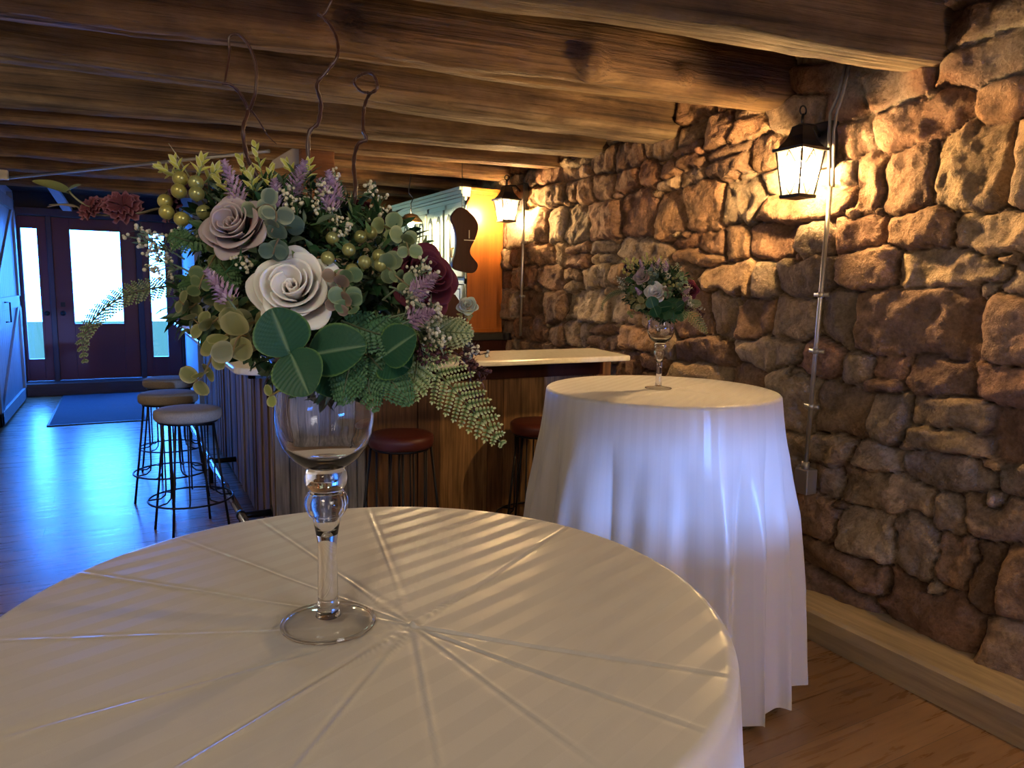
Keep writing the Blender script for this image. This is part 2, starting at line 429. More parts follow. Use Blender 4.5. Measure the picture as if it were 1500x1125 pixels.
# ---- log beams
def beam(P0, P1, w, h, seed, matr, label, square=.5, knots=(), zb=2.25, ext=(-1.2, 2.78)):
    P0 = np.array(P0, float); P1 = np.array(P1, float); d = (P1-P0)/(P1[0]-P0[0])
    A = P0+d*(ext[0]-P0[0]); B = P0+d*(ext[1]-P0[0])
    A = np.array([A[0], A[1]-w/2, zb+h/2]); B = np.array([B[0], B[1]-w/2, zb+h/2])
    L = np.linalg.norm(B-A); n = int(L/.02); m = 44
    xs = np.linspace(0, L, n); th = np.linspace(0, 2*PI, m, endpoint=False)
    X, T = np.meshgrid(xs, th, indexing='ij')
    pw = 2+square*6
    cs, sn = np.cos(T), np.sin(T)
    rad = 1/(np.abs(cs)**pw+np.abs(sn)**pw)**(1/pw)
    nx = fbm(X*1.1, cs*1.2, sn*1.2, seed, 4)
    nx2 = fbm(X*3.0, cs*6, sn*6, seed+9, 4, .6)
    crack = np.clip(1-np.abs(fbm(X*.7, cs*3.2, sn*3.2, seed+3, 2))*16, 0, 1)
    rad = rad*(1+.09*nx) + (.038*nx2 - .06*crack*(.5+.5*np.clip(nx*3, -1, 1)))
    for (kx, ka, kr, kh) in knots:
        dd = ((X-(kx-ext[0]))/kr)**2 + ((((T-ka+PI) % (2*PI))-PI)*w/2/kr)**2
        rad = rad + kh*np.exp(-dd*1.0)-kh*.75*np.exp(-dd*7)
    bend = .010*vnoise(xs*.8, 0, 0, seed+5)[:, None]
    V = np.stack([X, w/2*rad*cs+bend, h/2*rad*sn+bend*.3], -1).reshape(-1, 3)
    V[:, 2] = np.maximum(V[:, 2], -h*.62)
    # grey tint paints the lit look of the underside and arrises, browner flanks, per-log tone
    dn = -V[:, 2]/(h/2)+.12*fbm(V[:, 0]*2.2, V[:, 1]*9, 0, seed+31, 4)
    lit_tint = np.clip((dn-.70)/.16, 0, 1)[:, None]; tone = .78+.4*((seed*7919) % 97)/97
    Cc = np.clip((np.array((1.0, .93, .86))*(1-lit_tint)+np.array((1.45, 1.6, 1.7))*lit_tint)*tone, 0, 3)
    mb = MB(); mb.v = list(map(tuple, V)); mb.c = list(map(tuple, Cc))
    mb.f = grid_mesh(None, n, m, True)+[tuple(range(m)), tuple((n-1)*m+k for k in range(m))[::-1]]
    o = mb.build('ceiling_beam', matr)
    ax = (B-A)/L; yy = np.cross([0, 0, 1.], ax); yy /= np.linalg.norm(yy); zz = np.cross(ax, yy)
    o.matrix_world = Matrix(((ax[0], yy[0], zz[0], A[0]), (ax[1], yy[1], zz[1], A[1]), (ax[2], yy[2], zz[2], A[2]), (0, 0, 0, 1)))
    tag(o, label, 'beam', 'hewn log beams under the ceiling', 'structure'); return o
LO, HI = 1.25*PI, 1.5*PI
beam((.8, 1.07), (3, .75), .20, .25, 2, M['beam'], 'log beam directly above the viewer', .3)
beam((.79, 2.15), (3.14, 1.765), .155, .23, 11, M['beam_grey'], 'nearest visible hewn beam with split underside tinted as if lit, top right', .9, zb=2.255)
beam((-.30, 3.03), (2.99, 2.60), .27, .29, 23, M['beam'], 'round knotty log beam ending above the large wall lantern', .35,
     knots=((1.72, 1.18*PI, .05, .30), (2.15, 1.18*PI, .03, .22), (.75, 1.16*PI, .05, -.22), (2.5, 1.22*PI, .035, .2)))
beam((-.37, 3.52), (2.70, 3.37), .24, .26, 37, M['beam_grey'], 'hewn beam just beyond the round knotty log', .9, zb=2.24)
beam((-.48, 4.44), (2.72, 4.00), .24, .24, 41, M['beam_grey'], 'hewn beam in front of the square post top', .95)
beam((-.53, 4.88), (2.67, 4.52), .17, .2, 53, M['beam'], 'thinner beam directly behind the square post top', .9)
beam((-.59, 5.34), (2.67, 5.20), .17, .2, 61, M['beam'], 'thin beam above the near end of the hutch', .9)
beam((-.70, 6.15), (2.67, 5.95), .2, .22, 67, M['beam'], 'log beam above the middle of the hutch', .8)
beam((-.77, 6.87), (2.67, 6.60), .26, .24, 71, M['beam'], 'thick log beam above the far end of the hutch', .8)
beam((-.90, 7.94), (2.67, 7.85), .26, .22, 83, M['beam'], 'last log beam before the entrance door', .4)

# ---- post and header behind the bar
S(box_obj('trim_2', (1.0, 4.62, 0), (1.205, 4.82, 2.30), M['post'], bevel=.008), 'square reddish wooden post rising behind the flowers', 'post')
def rough_box(a, b, seed, n=60):
    a = np.array(a); b = np.array(b); mb = MB(); V = []
    xs = np.linspace(a[0], b[0], n); m = 20
    for x in xs:
        for k in range(m):
            t = 2*PI*k/m+PI/4; c, s = math.cos(t), math.sin(t); r = 1/(abs(c)**7+abs(s)**7)**(1/7)
            r *= 1+.05*float(fbm(x*3, c*1.5, s*1.5, seed, 3)); V.append((x, (a[1]+b[1])/2+c*r*(b[1]-a[1])/2, (a[2]+b[2])/2+s*r*(b[2]-a[2])/2))
    mb.add(V, grid_mesh(V, n, m, True)+[tuple(range(m)), tuple((n-1)*m+k for k in range(m))[::-1]]); return mb
S(rough_box((1.2, 6.95, 2.185), (2.66, 7.15, 2.33), 5).build('trim_3', M['header']), 'yellowish rough timber header beyond the hutch', 'header beam')

# ---- far end: wall with entrance door
def wall_far():
    mb = MB(); y0, y1 = YF, YF+.25
    mb.box((XL-.2, y0, 2.22), (XR+.3, y1, ZC)); mb.box((XL-.2, y0, 0), (XL, y1, 2.22)); mb.box((.70, y0, 0), (XR+.3, y1, 2.22)); mb.box((XL, y0, 0), (.70, y1, .15)); return mb
S(wall_far().build('wall_far', M['darkwall'], smooth=False), 'dark wall around the far entrance', 'wall')
S(box_obj('wall_entry', (.74, 9.0, 0), (.90, YF, ZC), M['bluewall']), 'pale narrow wall at the right of the far entrance', 'wall')
S(box_obj('wall_bar', (.90, 8.2, 0), (XR+.2, 8.35, ZC), M['plaster']), 'plain wall closing the bar area at the far end', 'wall')
S(box_obj('trim_4', (XL+.01, 10.62, 0), (.735, YF, .155), M['step'], bevel=.01), 'dark wooden step below the far entrance', 'doorstep')
S(box_obj('trim_5', (XL+.01, 10.90, 2.23), (.735, YF, 2.33), M['frame'], bevel=.012), 'dark moulded head trim over the far entrance', 'trim')

def door_leaf(name, x0, x1, px0, px1, pz0, pz1, label, z0=.16, z1=2.22, y=10.94, th=.055):
    r = thing(name, label, 'door', ((x0+x1)/2, y, z0), None, 'structure')
    mb = MB(); mb.box((x0, y, z0), (px0, y+th, z1)); mb.box((px1, y, z0), (x1, y+th, z1)); mb.box((px0, y, z0), (px1, y+th, pz0)); mb.box((px0, y, pz1), (px1, y+th, z1))
    mb.build('panel', M['doorred'], r, smooth=False, bevel=.004)
    b = MB(); t = .022
    for (a, c) in (((px0-t, y-.012, pz0-t), (px0, y+.01, pz1+t)), ((px1, y-.012, pz0-t), (px1+t, y+.01, pz1+t)), ((px0, y-.012, pz0-t), (px1, y+.01, pz0)), ((px0, y-.012, pz1), (px1, y+.01, pz1+t))): b.box(a, c)
    b.build('glass_bead', M['doorred'], r, smooth=False, bevel=.003)
    g = MB(); g.box((px0, y+.02, pz0), (px1, y+.026, pz1)); g.build('pane', M['pane'], r, smooth=False)
    return r
d1 = door_leaf('door_1', -.74, .19, -.545, .012, .885, 2.076, 'maroon entrance door with one tall bright pane')
kn = MB(); kn.lathe([(.001, 0), (.012, 0), (.012, .03), (.028, .035), (.032, .05), (.025, .066), (.001, .068)], 20); kn.v = [(-.665+x, 10.94-z, 1.02+y) for x, y, z in kn.v]; kn.build('door_knob', M['black'], d1)
ks = MB(); ks.box((-.69, 10.935, 1.10), (-.64, 10.94, 1.16)); ks.build('lock_plate', M['black'], d1, smooth=False)
w1 = door_leaf('window_1', XL+.03, -.80, -1.066, -.90, .44, 2.073, 'narrow maroon sidelight left of the entrance door'); w1['category'] = 'window'
kn = MB(); kn.lathe([(.001, 0), (.012, 0), (.012, .03), (.028, .035), (.032, .05), (.025, .066), (.001, .068)], 20); kn.v = [(-.84+x, 10.94-z, 1.02+y) for x, y, z in kn.v]; kn.build('window_handle', M['black'], w1)
w2 = door_leaf('window_2', .26, .70, .350, .535, .43, 2.075, 'narrow maroon sidelight right of the entrance door'); w2['category'] = 'window'
mu = MB()
for x0, x1 in ((XL, XL+.03), (-.80, -.74), (.19, .26), (.70, .74)): mu.box((x0, 10.91, .155), (x1, YF+.02, 2.24))
S(mu.build('trim_6', M['frame'], smooth=False, bevel=.006), 'dark posts framing the entrance door and sidelights', 'door frame')
br = MB(); br.prism([(-.72, 10.4, 2.52), (-.62, 10.4, 2.52), (-.50, 10.86, 2.30), (-.60, 10.86, 2.30)], (.0, .03, .04)); S(br.build('trim_7', M['bluewall'], smooth=False), 'small pale diagonal brace above the entrance door', 'brace')
# ground outside
og = box_obj('ground_outside', (-9, YF+.3, -.12), (9, YF+20, -.02), mat('outside_paving', (.06, .042, .014), .9, spec=0)); S(og, 'dark paving seen through the entrance glass', 'ground')

# ---- barn door on the left wall
bd = thing('door_2', 'pale plank barn door with diagonal brace on the left wall', 'door', (XL+.03, 9.6, .02), None, 'structure')
mb = MB(); y = 8.3
while y < 10.38:
    mb.box((XL+.02, y+.003, .03), (XL+.05, y+.137, 2.35)); y += .14
mb.build('planks', M['barn'], bd, smooth=False, bevel=.003)
mb = MB()
for a, b in (((8.3, .03), (8.42, 2.35)), ((10.26, .03), (10.38, 2.35)), ((8.3, .03), (10.38, .16)), ((8.3, 1.12), (10.38, 1.25)), ((8.3, 2.22), (10.38, 2.35))): mb.box((XL+.05, a[0], a[1]), (XL+.075, b[0], b[1]))
mb.build('door_frame', M['barn'], bd, smooth=False, bevel=.003)
mb = MB(); mb.prism([(XL+.052, 8.42, 1.25), (XL+.052, 8.56, 1.25), (XL+.052, 10.26, 2.22), (XL+.052, 10.12, 2.22)], (.02, 0, 0)); mb.prism([(XL+.052, 8.42, .16), (XL+.052, 8.56, .16), (XL+.052, 10.26, 1.12), (XL+.052, 10.12, 1.12)], (.02, 0, 0))
mb.build('diagonal_brace', M['barn'], bd, smooth=False)
mb = MB(); mb.tube([(XL+.075, 9.0, 1.0), (XL+.12, 9.0, 1.0), (XL+.12, 9.0, 1.2), (XL+.075, 9.0, 1.2)], .008); mb.build('door_handle', M['black'], bd)
mb = MB(); mb.box((XL, 10.42, 0), (XL+.05, 10.56, 2.45)); S(mb.build('trim_8', M['barn'], smooth=False, bevel=.004), 'pale upright casing beside the barn door', 'trim')

# ---- floor mat
def rug():
    mb = MB(); n, m = 30, 60; V = []
    for i in range(n):
        for j in range(m): V.append((-.695+.865*i/(n-1), 8.36+2.2*j/(m-1), .008+.0015*float(vnoise(i*.4, j*.4, 0, 3))))
    mb.add(V, [f[::-1] for f in grid_mesh(V, n, m)]); mb.box((-.695, 8.36, .001), (.17, 10.56, .0065)); return mb
rg = thing('floor_mat', 'dark blue grey woven mat lying before the entrance', 'mat', (-.26, 9.4, 0))
rug().build('mat_surface', M['rug'], rg)
mb = MB()
for a, b in (((-.71, 8.345), (.185, 8.365)), ((-.71, 10.555), (.185, 10.575)), ((-.71, 8.345), (-.69, 10.575)), ((.165, 8.345), (.185, 10.575))): mb.box((a[0], a[1], .001), (b[0], b[1], .011))
mb.build('mat_binding', M['blackrough'], rg, smooth=False)
# ================================================================== FURNITURE
# ---- draped cocktail tables
CRE1 = [(.209, -.205), (.133, -.251), (-.061, -.221), (.279, .178), (-.229, -.136), (-.35, -.04), (-.372, .147), (-.313, .309), (-.195, .387), (-.08, .397), (.074, .398), (-.154, -.174), (.045, -.274)]
def cocktail(c, R0, seed, crease_c, creases, label_t, label_c, sdir, flare=.075, amp=.06, ztop=1.07, stepc=.004):
    t = thing('cocktail_table', label_t, 'table', (c[0], c[1], 0), 'tall round tables under white cloths')
    mb = MB(); mb.lathe([(R0-.012, ztop-.030), (R0-.006, ztop-.026), (R0-.006, ztop-.010), (R0-.012, ztop-.006)], 64, (c[0], c[1], 0), cap0=True, cap1=True); mb.build('tabletop', M['walnut'], t)
    mb = MB(); mb.lathe([(.03, .03), (.03, ztop-.03)], 20, (c[0], c[1], 0), cap0=True, cap1=True); mb.build('pedestal', M['blackrough'], t)
    mb = MB(); mb.lathe([(.24, .0), (.245, .008), (.24, .02), (.05, .035), (.03, .05)], 40, (c[0], c[1], 0), cap0=True, cap1=True); mb.build('base', M['blackrough'], t)
    # cloth: polar sheet, flat top then rounded edge then fluted skirt; UV = the cloth laid flat
    r2 = np.random.default_rng(seed)
    nth = 720
    th = np.linspace(0, 2*PI, nth, endpoint=False)
    # irregular sharpened folds
    ph = th + .22*np.sin(2*th+seed)+.13*np.sin(3*th+2.1*seed)+.06*np.sin(5*th+seed)
    nf = 13
    f1 = 2*np.abs(np.sin(nf*ph/2))**.75-1; f2 = np.cos(17*th+1.7*np.sin(2*th+seed)+1); f3 = np.cos(29*th+2*np.sin(3*th))
    rs = np.concatenate([np.linspace(0.002, R0-.02, 75), np.linspace(R0-.017, R0, 8)])
    V = []; UV = []
    sd = np.array(sdir); sp = np.array([-sd[1], sd[0]])
    def top_h(x, y):
        h = np.zeros_like(x)
        for i, (ex, ey) in enumerate(creases):
            ex, ey = ex-0, ey-0; L = math.hypot(ex, ey); ux, uy = ex/L, ey/L; L *= 1.15
            px, py = x-crease_c[0], y-crease_c[1]; s = px*ux+py*uy; dd = px*uy-py*ux
            on = 1/(1+np.exp(-(s-.0)/.006))*1/(1+np.exp((s-L)/.03))
            big = 1.6 if i in (3, 4, 0) else (1.1 if i % 2 else .75)
            h += on*big*(.00095*np.exp(-(dd/.0019)**2)-.0006*np.exp(-((dd-.004)/.003)**2))
        return h
    allr = list(rs)
    rings = []
    for r in allr:
        x = r*np.cos(th); y = r*np.sin(th)
        h = top_h(x, y) if creases else 0*x
        h = h + .0009*fbm(x*7, y*7, 0, seed, 3)
        rings.append((x, y, ztop+.001+h, np.full(nth, r)))
    # skirt
    rr = .012
    for k in range(1, 6):
        a = k/6*PI/2; r = R0+rr*math.sin(a); rings.append((r*np.cos(th), r*np.sin(th), ztop+.001-rr*(1-math.cos(a))+0*th, np.full(nth, R0+rr*a)))
    nz = 90; H = ztop-rr-.012
    for k in range(0, nz+1):
        t_ = k/nz; A = amp*min(1, t_*2.6)**1.1*(.65+.35*t_)
        fl = .72*f1*(.8+.2*np.cos(3*th+seed)) + .26*f2*min(1, t_*2) + .10*f3*min(1, t_*1.6)
        # folds start at different depths
        start = np.clip((t_-.015-.03*(1+np.cos(5*th+seed)))*6, 0, 1)
        r = R0+rr+flare*t_**.85+A*1.15*fl*start+.003*fbm(np.cos(th)*4, np.sin(th)*4, t_*3, seed+3, 3)*min(1, t_*5)
        tw = .045*np.sin(nf*ph)*start*t_      # folds lean sideways: overhang shadows
        z = ztop+.001-rr-H*t_*(1-.012*(1+f1)*t_)
        rings.append((r*np.cos(th+tw), r*np.sin(th+tw), z, np.full(nth, R0+rr*PI/2+H*t_)))
    nv = len(rings)
    Vx = np.stack([np.stack([x+c[0], y+c[1], np.broadcast_to(z, th.shape)], -1) for x, y, z, _ in rings]).reshape(-1, 3)
    mb = MB(); mb.v = list(map(tuple, Vx)); mb.c = [(1, 1, 1)]*len(Vx)
    mb.f = [f for f in grid_mesh(None, nv, nth, True)] + [tuple(range(nth))]
    mb.f = [f if len(f) > 4 else f for f in mb.f]
    o = mb.build('tablecloth', M['cloth'])
    rad = np.concatenate([q[3] for q in rings]); T = np.tile(th, nv)
    rad = np.minimum(rad, R0)
    u = rad*np.cos(T)*sd[0]+rad*np.sin(T)*sd[1]; v = rad*np.cos(T)*sp[0]+rad*np.sin(T)*sp[1]
    uvl = o.data.uv_layers.new(name='UVMap'); li = np.zeros(len(o.data.loops), dtype=np.int32); o.data.loops.foreach_get('vertex_index', li)
    uvl.data.foreach_set('uv', np.stack([u[li], v[li]], -1).astype(np.float32).ravel())
    tag(o, label_c, 'tablecloth', 'white table linens')
    return t, o
T1 = (.221, .735); T2 = (1.715, 2.05)
cocktail(T1, .376, 3, (.252-.221, .678-.735), CRE1, 'nearest tall round table hidden beneath its creased cloth', 'creased white striped cloth over the nearest round table', (.935, .355))
cocktail(T2, .405, 8, (0.03, -.02), [(.25, .1), (-.25, -.12), (.1, -.3)], 'tall round table before the stone wall, hidden by its cloth', 'white fluted floor length cloth on the table by the stone wall', (.836, .549), flare=.075, amp=.06)

# ---- glass vases
def vase(c, zt, label):
    r = thing('glass_vase', label, 'vase', (c[0], c[1], zt), 'tall clear glass stem vases')
    o3 = (c[0], c[1], zt)
    mb = MB()   # foot
    mb.lathe([(.0005, .0105), (.012, .0100), (.030, .0062), (.0445, .0040), (.0470, .0028), (.0465, .0006), (.044, .0002), (.020, .0012), (.0005, .0016)], 64, o3)
    mb.build('foot', M['foot_glass'], r)
    mb = MB(); mb.tube([(c[0]+.0462*math.cos(a_), c[1]+.0462*math.sin(a_), zt+.0022) for a_ in np.linspace(0, 2*PI, 72, endpoint=False)], .0019, 10, closed=True); mb.build('foot_rim', M['glass'], r)
    mb = MB()   # solid stem with two bulbs
    st = [(.0005, .0108), (.0130, .0110), (.0112, .016), (.0104, .030), (.0098, .060), (.0094, .085), (.0098, .100), (.0115, .112), (.0130, .122), (.0140, .128),
          (.0175, .1325), (.0205, .138), (.0218, .1445), (.0212, .152), (.0180, .158), (.0158, .1605), (.0180, .163), (.0205, .168), (.0212, .1745), (.0200, .1815), (.0178, .1855), (.0005, .1862)]
    st = [(r_, z_*.89) for r_, z_ in st]
    mb.lathe(st, 48, o3); s = mb.build('stem', M['glass'], r)
    ck = MB(); ck.lathe([(.0005, .106), (.0075, .108), (.0105, .122), (.0115, .130), (.0150, .1365), (.0170, .1445), (.0150, .152), (.0115, .158), (.0005, .1588)], 40, o3); ck.v = [(x, y, zt+(z-zt)*.89) for x, y, z in ck.v]
    sub(ck, 'stem_hollow', M['glass'], s); s.children[0].data.flip_normals()
    mb = MB()   # bowl: outer up, lip, inner down
    out = [(.0005, .1866), (.0170, .1868), (.0235, .189), (.0330, .196), (.0410, .206), (.0458, .218), (.0475, .230), (.0472, .243), (.0455, .256), (.0445, .266), (.0465, .275), (.0540, .284), (.0650, .2885)]
    inn = [(.0658, .2900), (.0648, .2908), (.0530, .2860), (.0450, .277), (.0432, .266), (.0442, .255), (.0459, .243), (.0461, .230), (.0444, .219), (.0398, .208), (.0320, .199), (.0200, .1935), (.0005, .1925)]
    pr_ = [(r_*1.02, .1662+(z_-.1866)*1.15) for r_, z_ in out+inn]
    mb.lathe(pr_, 72, o3); mb.build('bowl', M['glass'], r)
    return r
V1 = (.1735, .716); V2 = (1.702, 2.049)
vase(V1, 1.0735, 'tall stemmed glass vase on the nearest creased cloth')
vase(V2, 1.0725, 'tall stemmed glass vase on the table by the stone wall')

# ---- bar
bar = thing('bar_counter', 'wood planked bar with overhanging pale stone top', 'bar', (1.4, 5.0, 0))
# countertop outline (L shape with rounded corner)
ct = []
R1 = .12; x0, x1, y0, y1 = .405, 2.44, 3.16, 7.75
for k in range(9): a = PI+PI/2*k/8; ct.append((x0+R1+R1*math.cos(a), y0+R1+R1*math.sin(a)))
ct += [(x1, y0+.02), (x1+.10, 3.68), (1.0, 3.68), (1.0, y1), (x0, y1)]
def slab(outline, z0, z1):
    mb = MB(); n = len(outline); mb.prism([(x, y, z0) for x, y in outline], (0, 0, z1-z0)); return mb
slab(ct, 1.042, 1.072).build('countertop', M['counter'], bar, smooth=False, bevel=.008)
# planks facing: path of the base front
path = [(.70, 7.7), (.70, 3.95), (1.07, 3.56), (2.60, 3.60)]
def planks(path, z0, z1):
    mb = MB(); r = np.random.default_rng(4)
    pal = [(.34, .22, .13), (.24, .15, .09), (.40, .30, .21), (.28, .26, .25), (.46, .33, .19), (.20, .12, .075), (.30, .19, .11)]
    for s_, (p, q) in enumerate(zip(path[:-1], path[1:])):
        p = np.array(p); q = np.array(q); L = np.linalg.norm(q-p); d = (q-p)/L; nn = np.array([d[1], -d[0]]); 
        if s_ == 0: nn = np.array([-1., 0])
        elif s_ == 1: nn = np.array([-.72, -.69])
        else: nn = np.array([0, -1.])
        t = 0
        while t < L:
            w = r.uniform(.05, .11) if s_ < 2 else r.uniform(.08, .15); w = min(w, L-t); dp = r.uniform(.012, .026)
            a = p+d*(t+.0015); b = p+d*(t+w-.0015); c_ = np.array(pal[r.integers(len(pal))])*r.uniform(.7, 1.1)
            if s_ == 1: c_ = np.array([(.30, .28, .27), (.24, .22, .215), (.36, .33, .31)][r.integers(3)])
            if s_ == 2: c_ = np.array([(.24, .115, .045), (.30, .155, .065), (.18, .085, .04), (.34, .19, .08)][r.integers(4)])*r.uniform(.75, 1.1)
            mb.prism([(*a, z0), (*b, z0), (*(b+nn*dp), z0), (*(a+nn*dp), z0)], (0, 0, z1-z0), tuple(c_)); t += w
    return mb
planks(path, .03, 1.0).build('plank_front', M['barnwood'], bar, smooth=False)
core = MB(); core.prism([(.71, 7.7, .0), (.71, 3.96, .0), (1.075, 3.57, .0), (2.60, 3.61, .0), (2.60, 3.67, 0), (1.10, 3.67, 0), (.78, 4.0, 0), (.78, 7.7, 0)], (0, 0, 1.0)); core.build('carcass', M['walnut'], bar, smooth=False)
ap = MB(); ap.box((.50, 3.50, .99), (.53, 7.7, 1.041)); ap.box((.50, 3.50, .99), (.70, 3.53, 1.041)); ap.box((.50, 7.6, .99), (.72, 7.63, 1.041)); ap.build('support_rail', M['blackrough'], bar, smooth=False)
ap = MB(); ap.box((1.0, 3.52, .93), (2.5, 3.545, 1.04)); ap.build('apron_board', M['walnut'], bar, smooth=False)
# foot rail with brackets
fr = thing('foot_rail', 'steel foot rail on black brackets along the bar', 'foot rail', (.50, 5.5, 0))
mb = MB(); mb.tube([(.53, 3.8, .163), (.515, 5, .163), (.49, 7.5, .163)], .021, 16); mb.build('tube', M['steel'], fr)
for y in (4.10, 5.5, 7.05):
    mb = MB(); x = .528-(y-3.8)*.0105
    mb.tube([(.69, y, .16), (x+.03, y, .16), (x+.012, y, .16)], [.02, .018, .02], 10); mb.tube([(x, y-.022, .163), (x, y+.022, .163)], .0265, 16); mb.tube([(.684, y, .16), (.69, y, .16)], .045, 16)
    mb.tube([(x, y, .16), (x, y, .0)], .014, 10)
    mb.build('bracket', M['black'], fr)
for y in (4.75, 6.2):
    mb = MB(); x = .528-(y-3.8)*.0105; mb.tube([(x, y-.016, .163), (x, y+.016, .163)], .0245, 16); mb.build('coupling', M['steel'], fr)

# ---- bar stools
def stool(loc, seatmat, label, rz, rs=.18, group='round topped bar stools along the bar'):
    t = thing('bar_stool', label, 'stool', (0, 0, 0), group)
    mb = MB(); mb.lathe([(.0005, .722), (rs*.6, .722), (rs*.9, .719), (rs*.985, .710), (rs, .695), (rs*.995, .672), (rs*.96, .660), (rs*.9, .656), (.0005, .656)], 48)
    mb.build('seat', seatmat, t)
    mb = MB(); mb.lathe([(.0005, .655), (rs*.88, .655), (rs*.88, .645), (.0005, .645)], 40); mb.build('seat_plate', M['black'], t)
    mb = MB(); mb.tube([(.225*math.cos(a), .225*math.sin(a), .20) for a in np.linspace(0, 2*PI, 40, endpoint=False)], .0055, 8, closed=True); mb.build('foot_ring', M['black'], t)
    for k in range(4):
        a = k*PI/2+PI/4; c, s = math.cos(a), math.sin(a)
        mb = MB(); mb.tube([(.145*c, .145*s, .648), (.185*c, .185*s, .30), (.222*c, .222*s, .0)], [.0065, .0065, .0075], 8); mb.build('leg', M['black'], t)
        for da in (-.42, .42):
            a2 = a+da; c2, s2 = math.cos(a2), math.sin(a2)
            mb = MB(); mb.tube([(.13*c2, .13*s2, .648), (.13*c2, .13*s2, .26), (.135*c2, .135*s2, .225), (.16*c2, .16*s2, .205), (.222*c2, .222*s2, .20)], .0045, 8); mb.build('hairpin_rod', M['black'], t)
    t.location = loc; t.rotation_euler = (0, 0, rz)
    return t
s1 = stool((.302, 4.45, 0), M['seat'], 'taupe round topped stool closest of three along the planked bar side', .25)
def again(src, loc, rz, label):
    c = copy_tree(src); c.location = loc; c.rotation_euler = (0, 0, rz); c['label'] = label; return c
again(s1, (.238, 5.16, 0), .75, 'taupe round topped stool, middle of three along the planked bar side')
again(s1, (.285, 5.96, 0), .4, 'taupe round topped stool, farthest of three, toward the entrance door')
s2 = stool((1.165, 3.30, 0), M['seatred'], 'dark red leather topped stool seen right beside the glass vase bowl', .5, .158, 'dark red bar stools at the short side of the bar')
again(s2, (1.955, 3.325, 0), .9, 'dark red leather topped stool partly hidden by the far white cloth')

# ---- hutch
hx0, hx1, hy0, hy1, hz0, hz1 = 2.315, 2.63, 5.09, 6.62, 1.085, 2.14
hu = thing('kitchen_hutch', 'orange oak hutch with pale mint cupboard doors behind the bar', 'cabinet', ((hx0+hx1)/2, (hy0+hy1)/2, 0))
mb = MB(); mb.box((hx0+.004, hy0, hz0), (hx1, hy0+.02, hz1)); mb.build('side_panel', M['hutchwood'], hu, smooth=False, bevel=.002)
mb = MB(); mb.box((hx0+.004, hy1-.02, hz0), (hx1, hy1, hz1)); mb.build('side_panel', M['hutchwood'], hu, smooth=False, bevel=.002)
mb = MB(); mb.box((hx1-.01, hy0+.02, hz0), (hx1, hy1-.02, hz1)); mb.box((hx0+.01, hy0+.02, hz1-.02), (hx1-.01, hy1-.02, hz1)); mb.box((hx0+.01, hy0+.02, hz0), (hx1-.01, hy1-.02, hz0+.02)); mb.box((hx0+.01, hy0+.02, 1.47), (hx1-.01, hy1-.02, 1.49)); mb.build('carcass', M['mint'], hu, smooth=False)
mb = MB()   # crown moulding, stepped, wraps front and near side
for dx, z0, z1 in ((.0, 2.075, 2.105), (.018, 2.105, 2.125), (.035, 2.125, 2.150), (.055, 2.150, 2.172)): mb.box((hx0-dx-.012, hy0-.0-dx*.4, z0), (hx0+.03, hy1+dx, z1))
mb.build('crown_moulding', M['mint'], hu, smooth=False, bevel=.002)
mb = MB()
for dx, z0, z1 in ((.010, 2.125, 2.150), (.020, 2.150, 2.172)): mb.box((hx0+.032, hy0-dx, z0), (hx1+.0, hy0+.03, z1))
mb.box((hx0+.02, hy0-.008, hz0), (hx1, hy0+.01, hz0+.03)); mb.build('side_moulding', M['hutchwood'], hu, smooth=False, bevel=.002)
# face frame + doors
mb = MB(); fy = np.linspace(hy0, hy1, 5)
for y in fy: mb.box((hx0-.004, max(hy0, y-.02), hz0), (hx0+.012, min(hy1, y+.02), 2.08))
for z in ((hz0, hz0+.05), (1.24, 1.27), (1.455, 1.50), (2.04, 2.08)): mb.box((hx0-.004, hy0, z[0]), (hx0+.012, hy1, z[1]))
mb.build('face_frame', M['mint'], hu, smooth=False)
def arch(y0, y1, z0, z1, x, n=14):
    """cathedral outline in the Y-Z plane"""
    P = [(x, y0, z0), (x, y1, z0)]; w = (y1-y0)/2; yc = (y0+y1)/2; zs = z1-w*1.1
    P.append((x, y1, zs))
    for k in range(1, n):
        a = k/n; yy = y1-a*2*w; s_ = 1-abs(2*a-1); P.append((x, yy, zs+(z1-zs)*(.22*(s_ > .12)+.78*math.sin(s_*PI/2)**1.6)))
    P.append((x, y0, zs)); return P
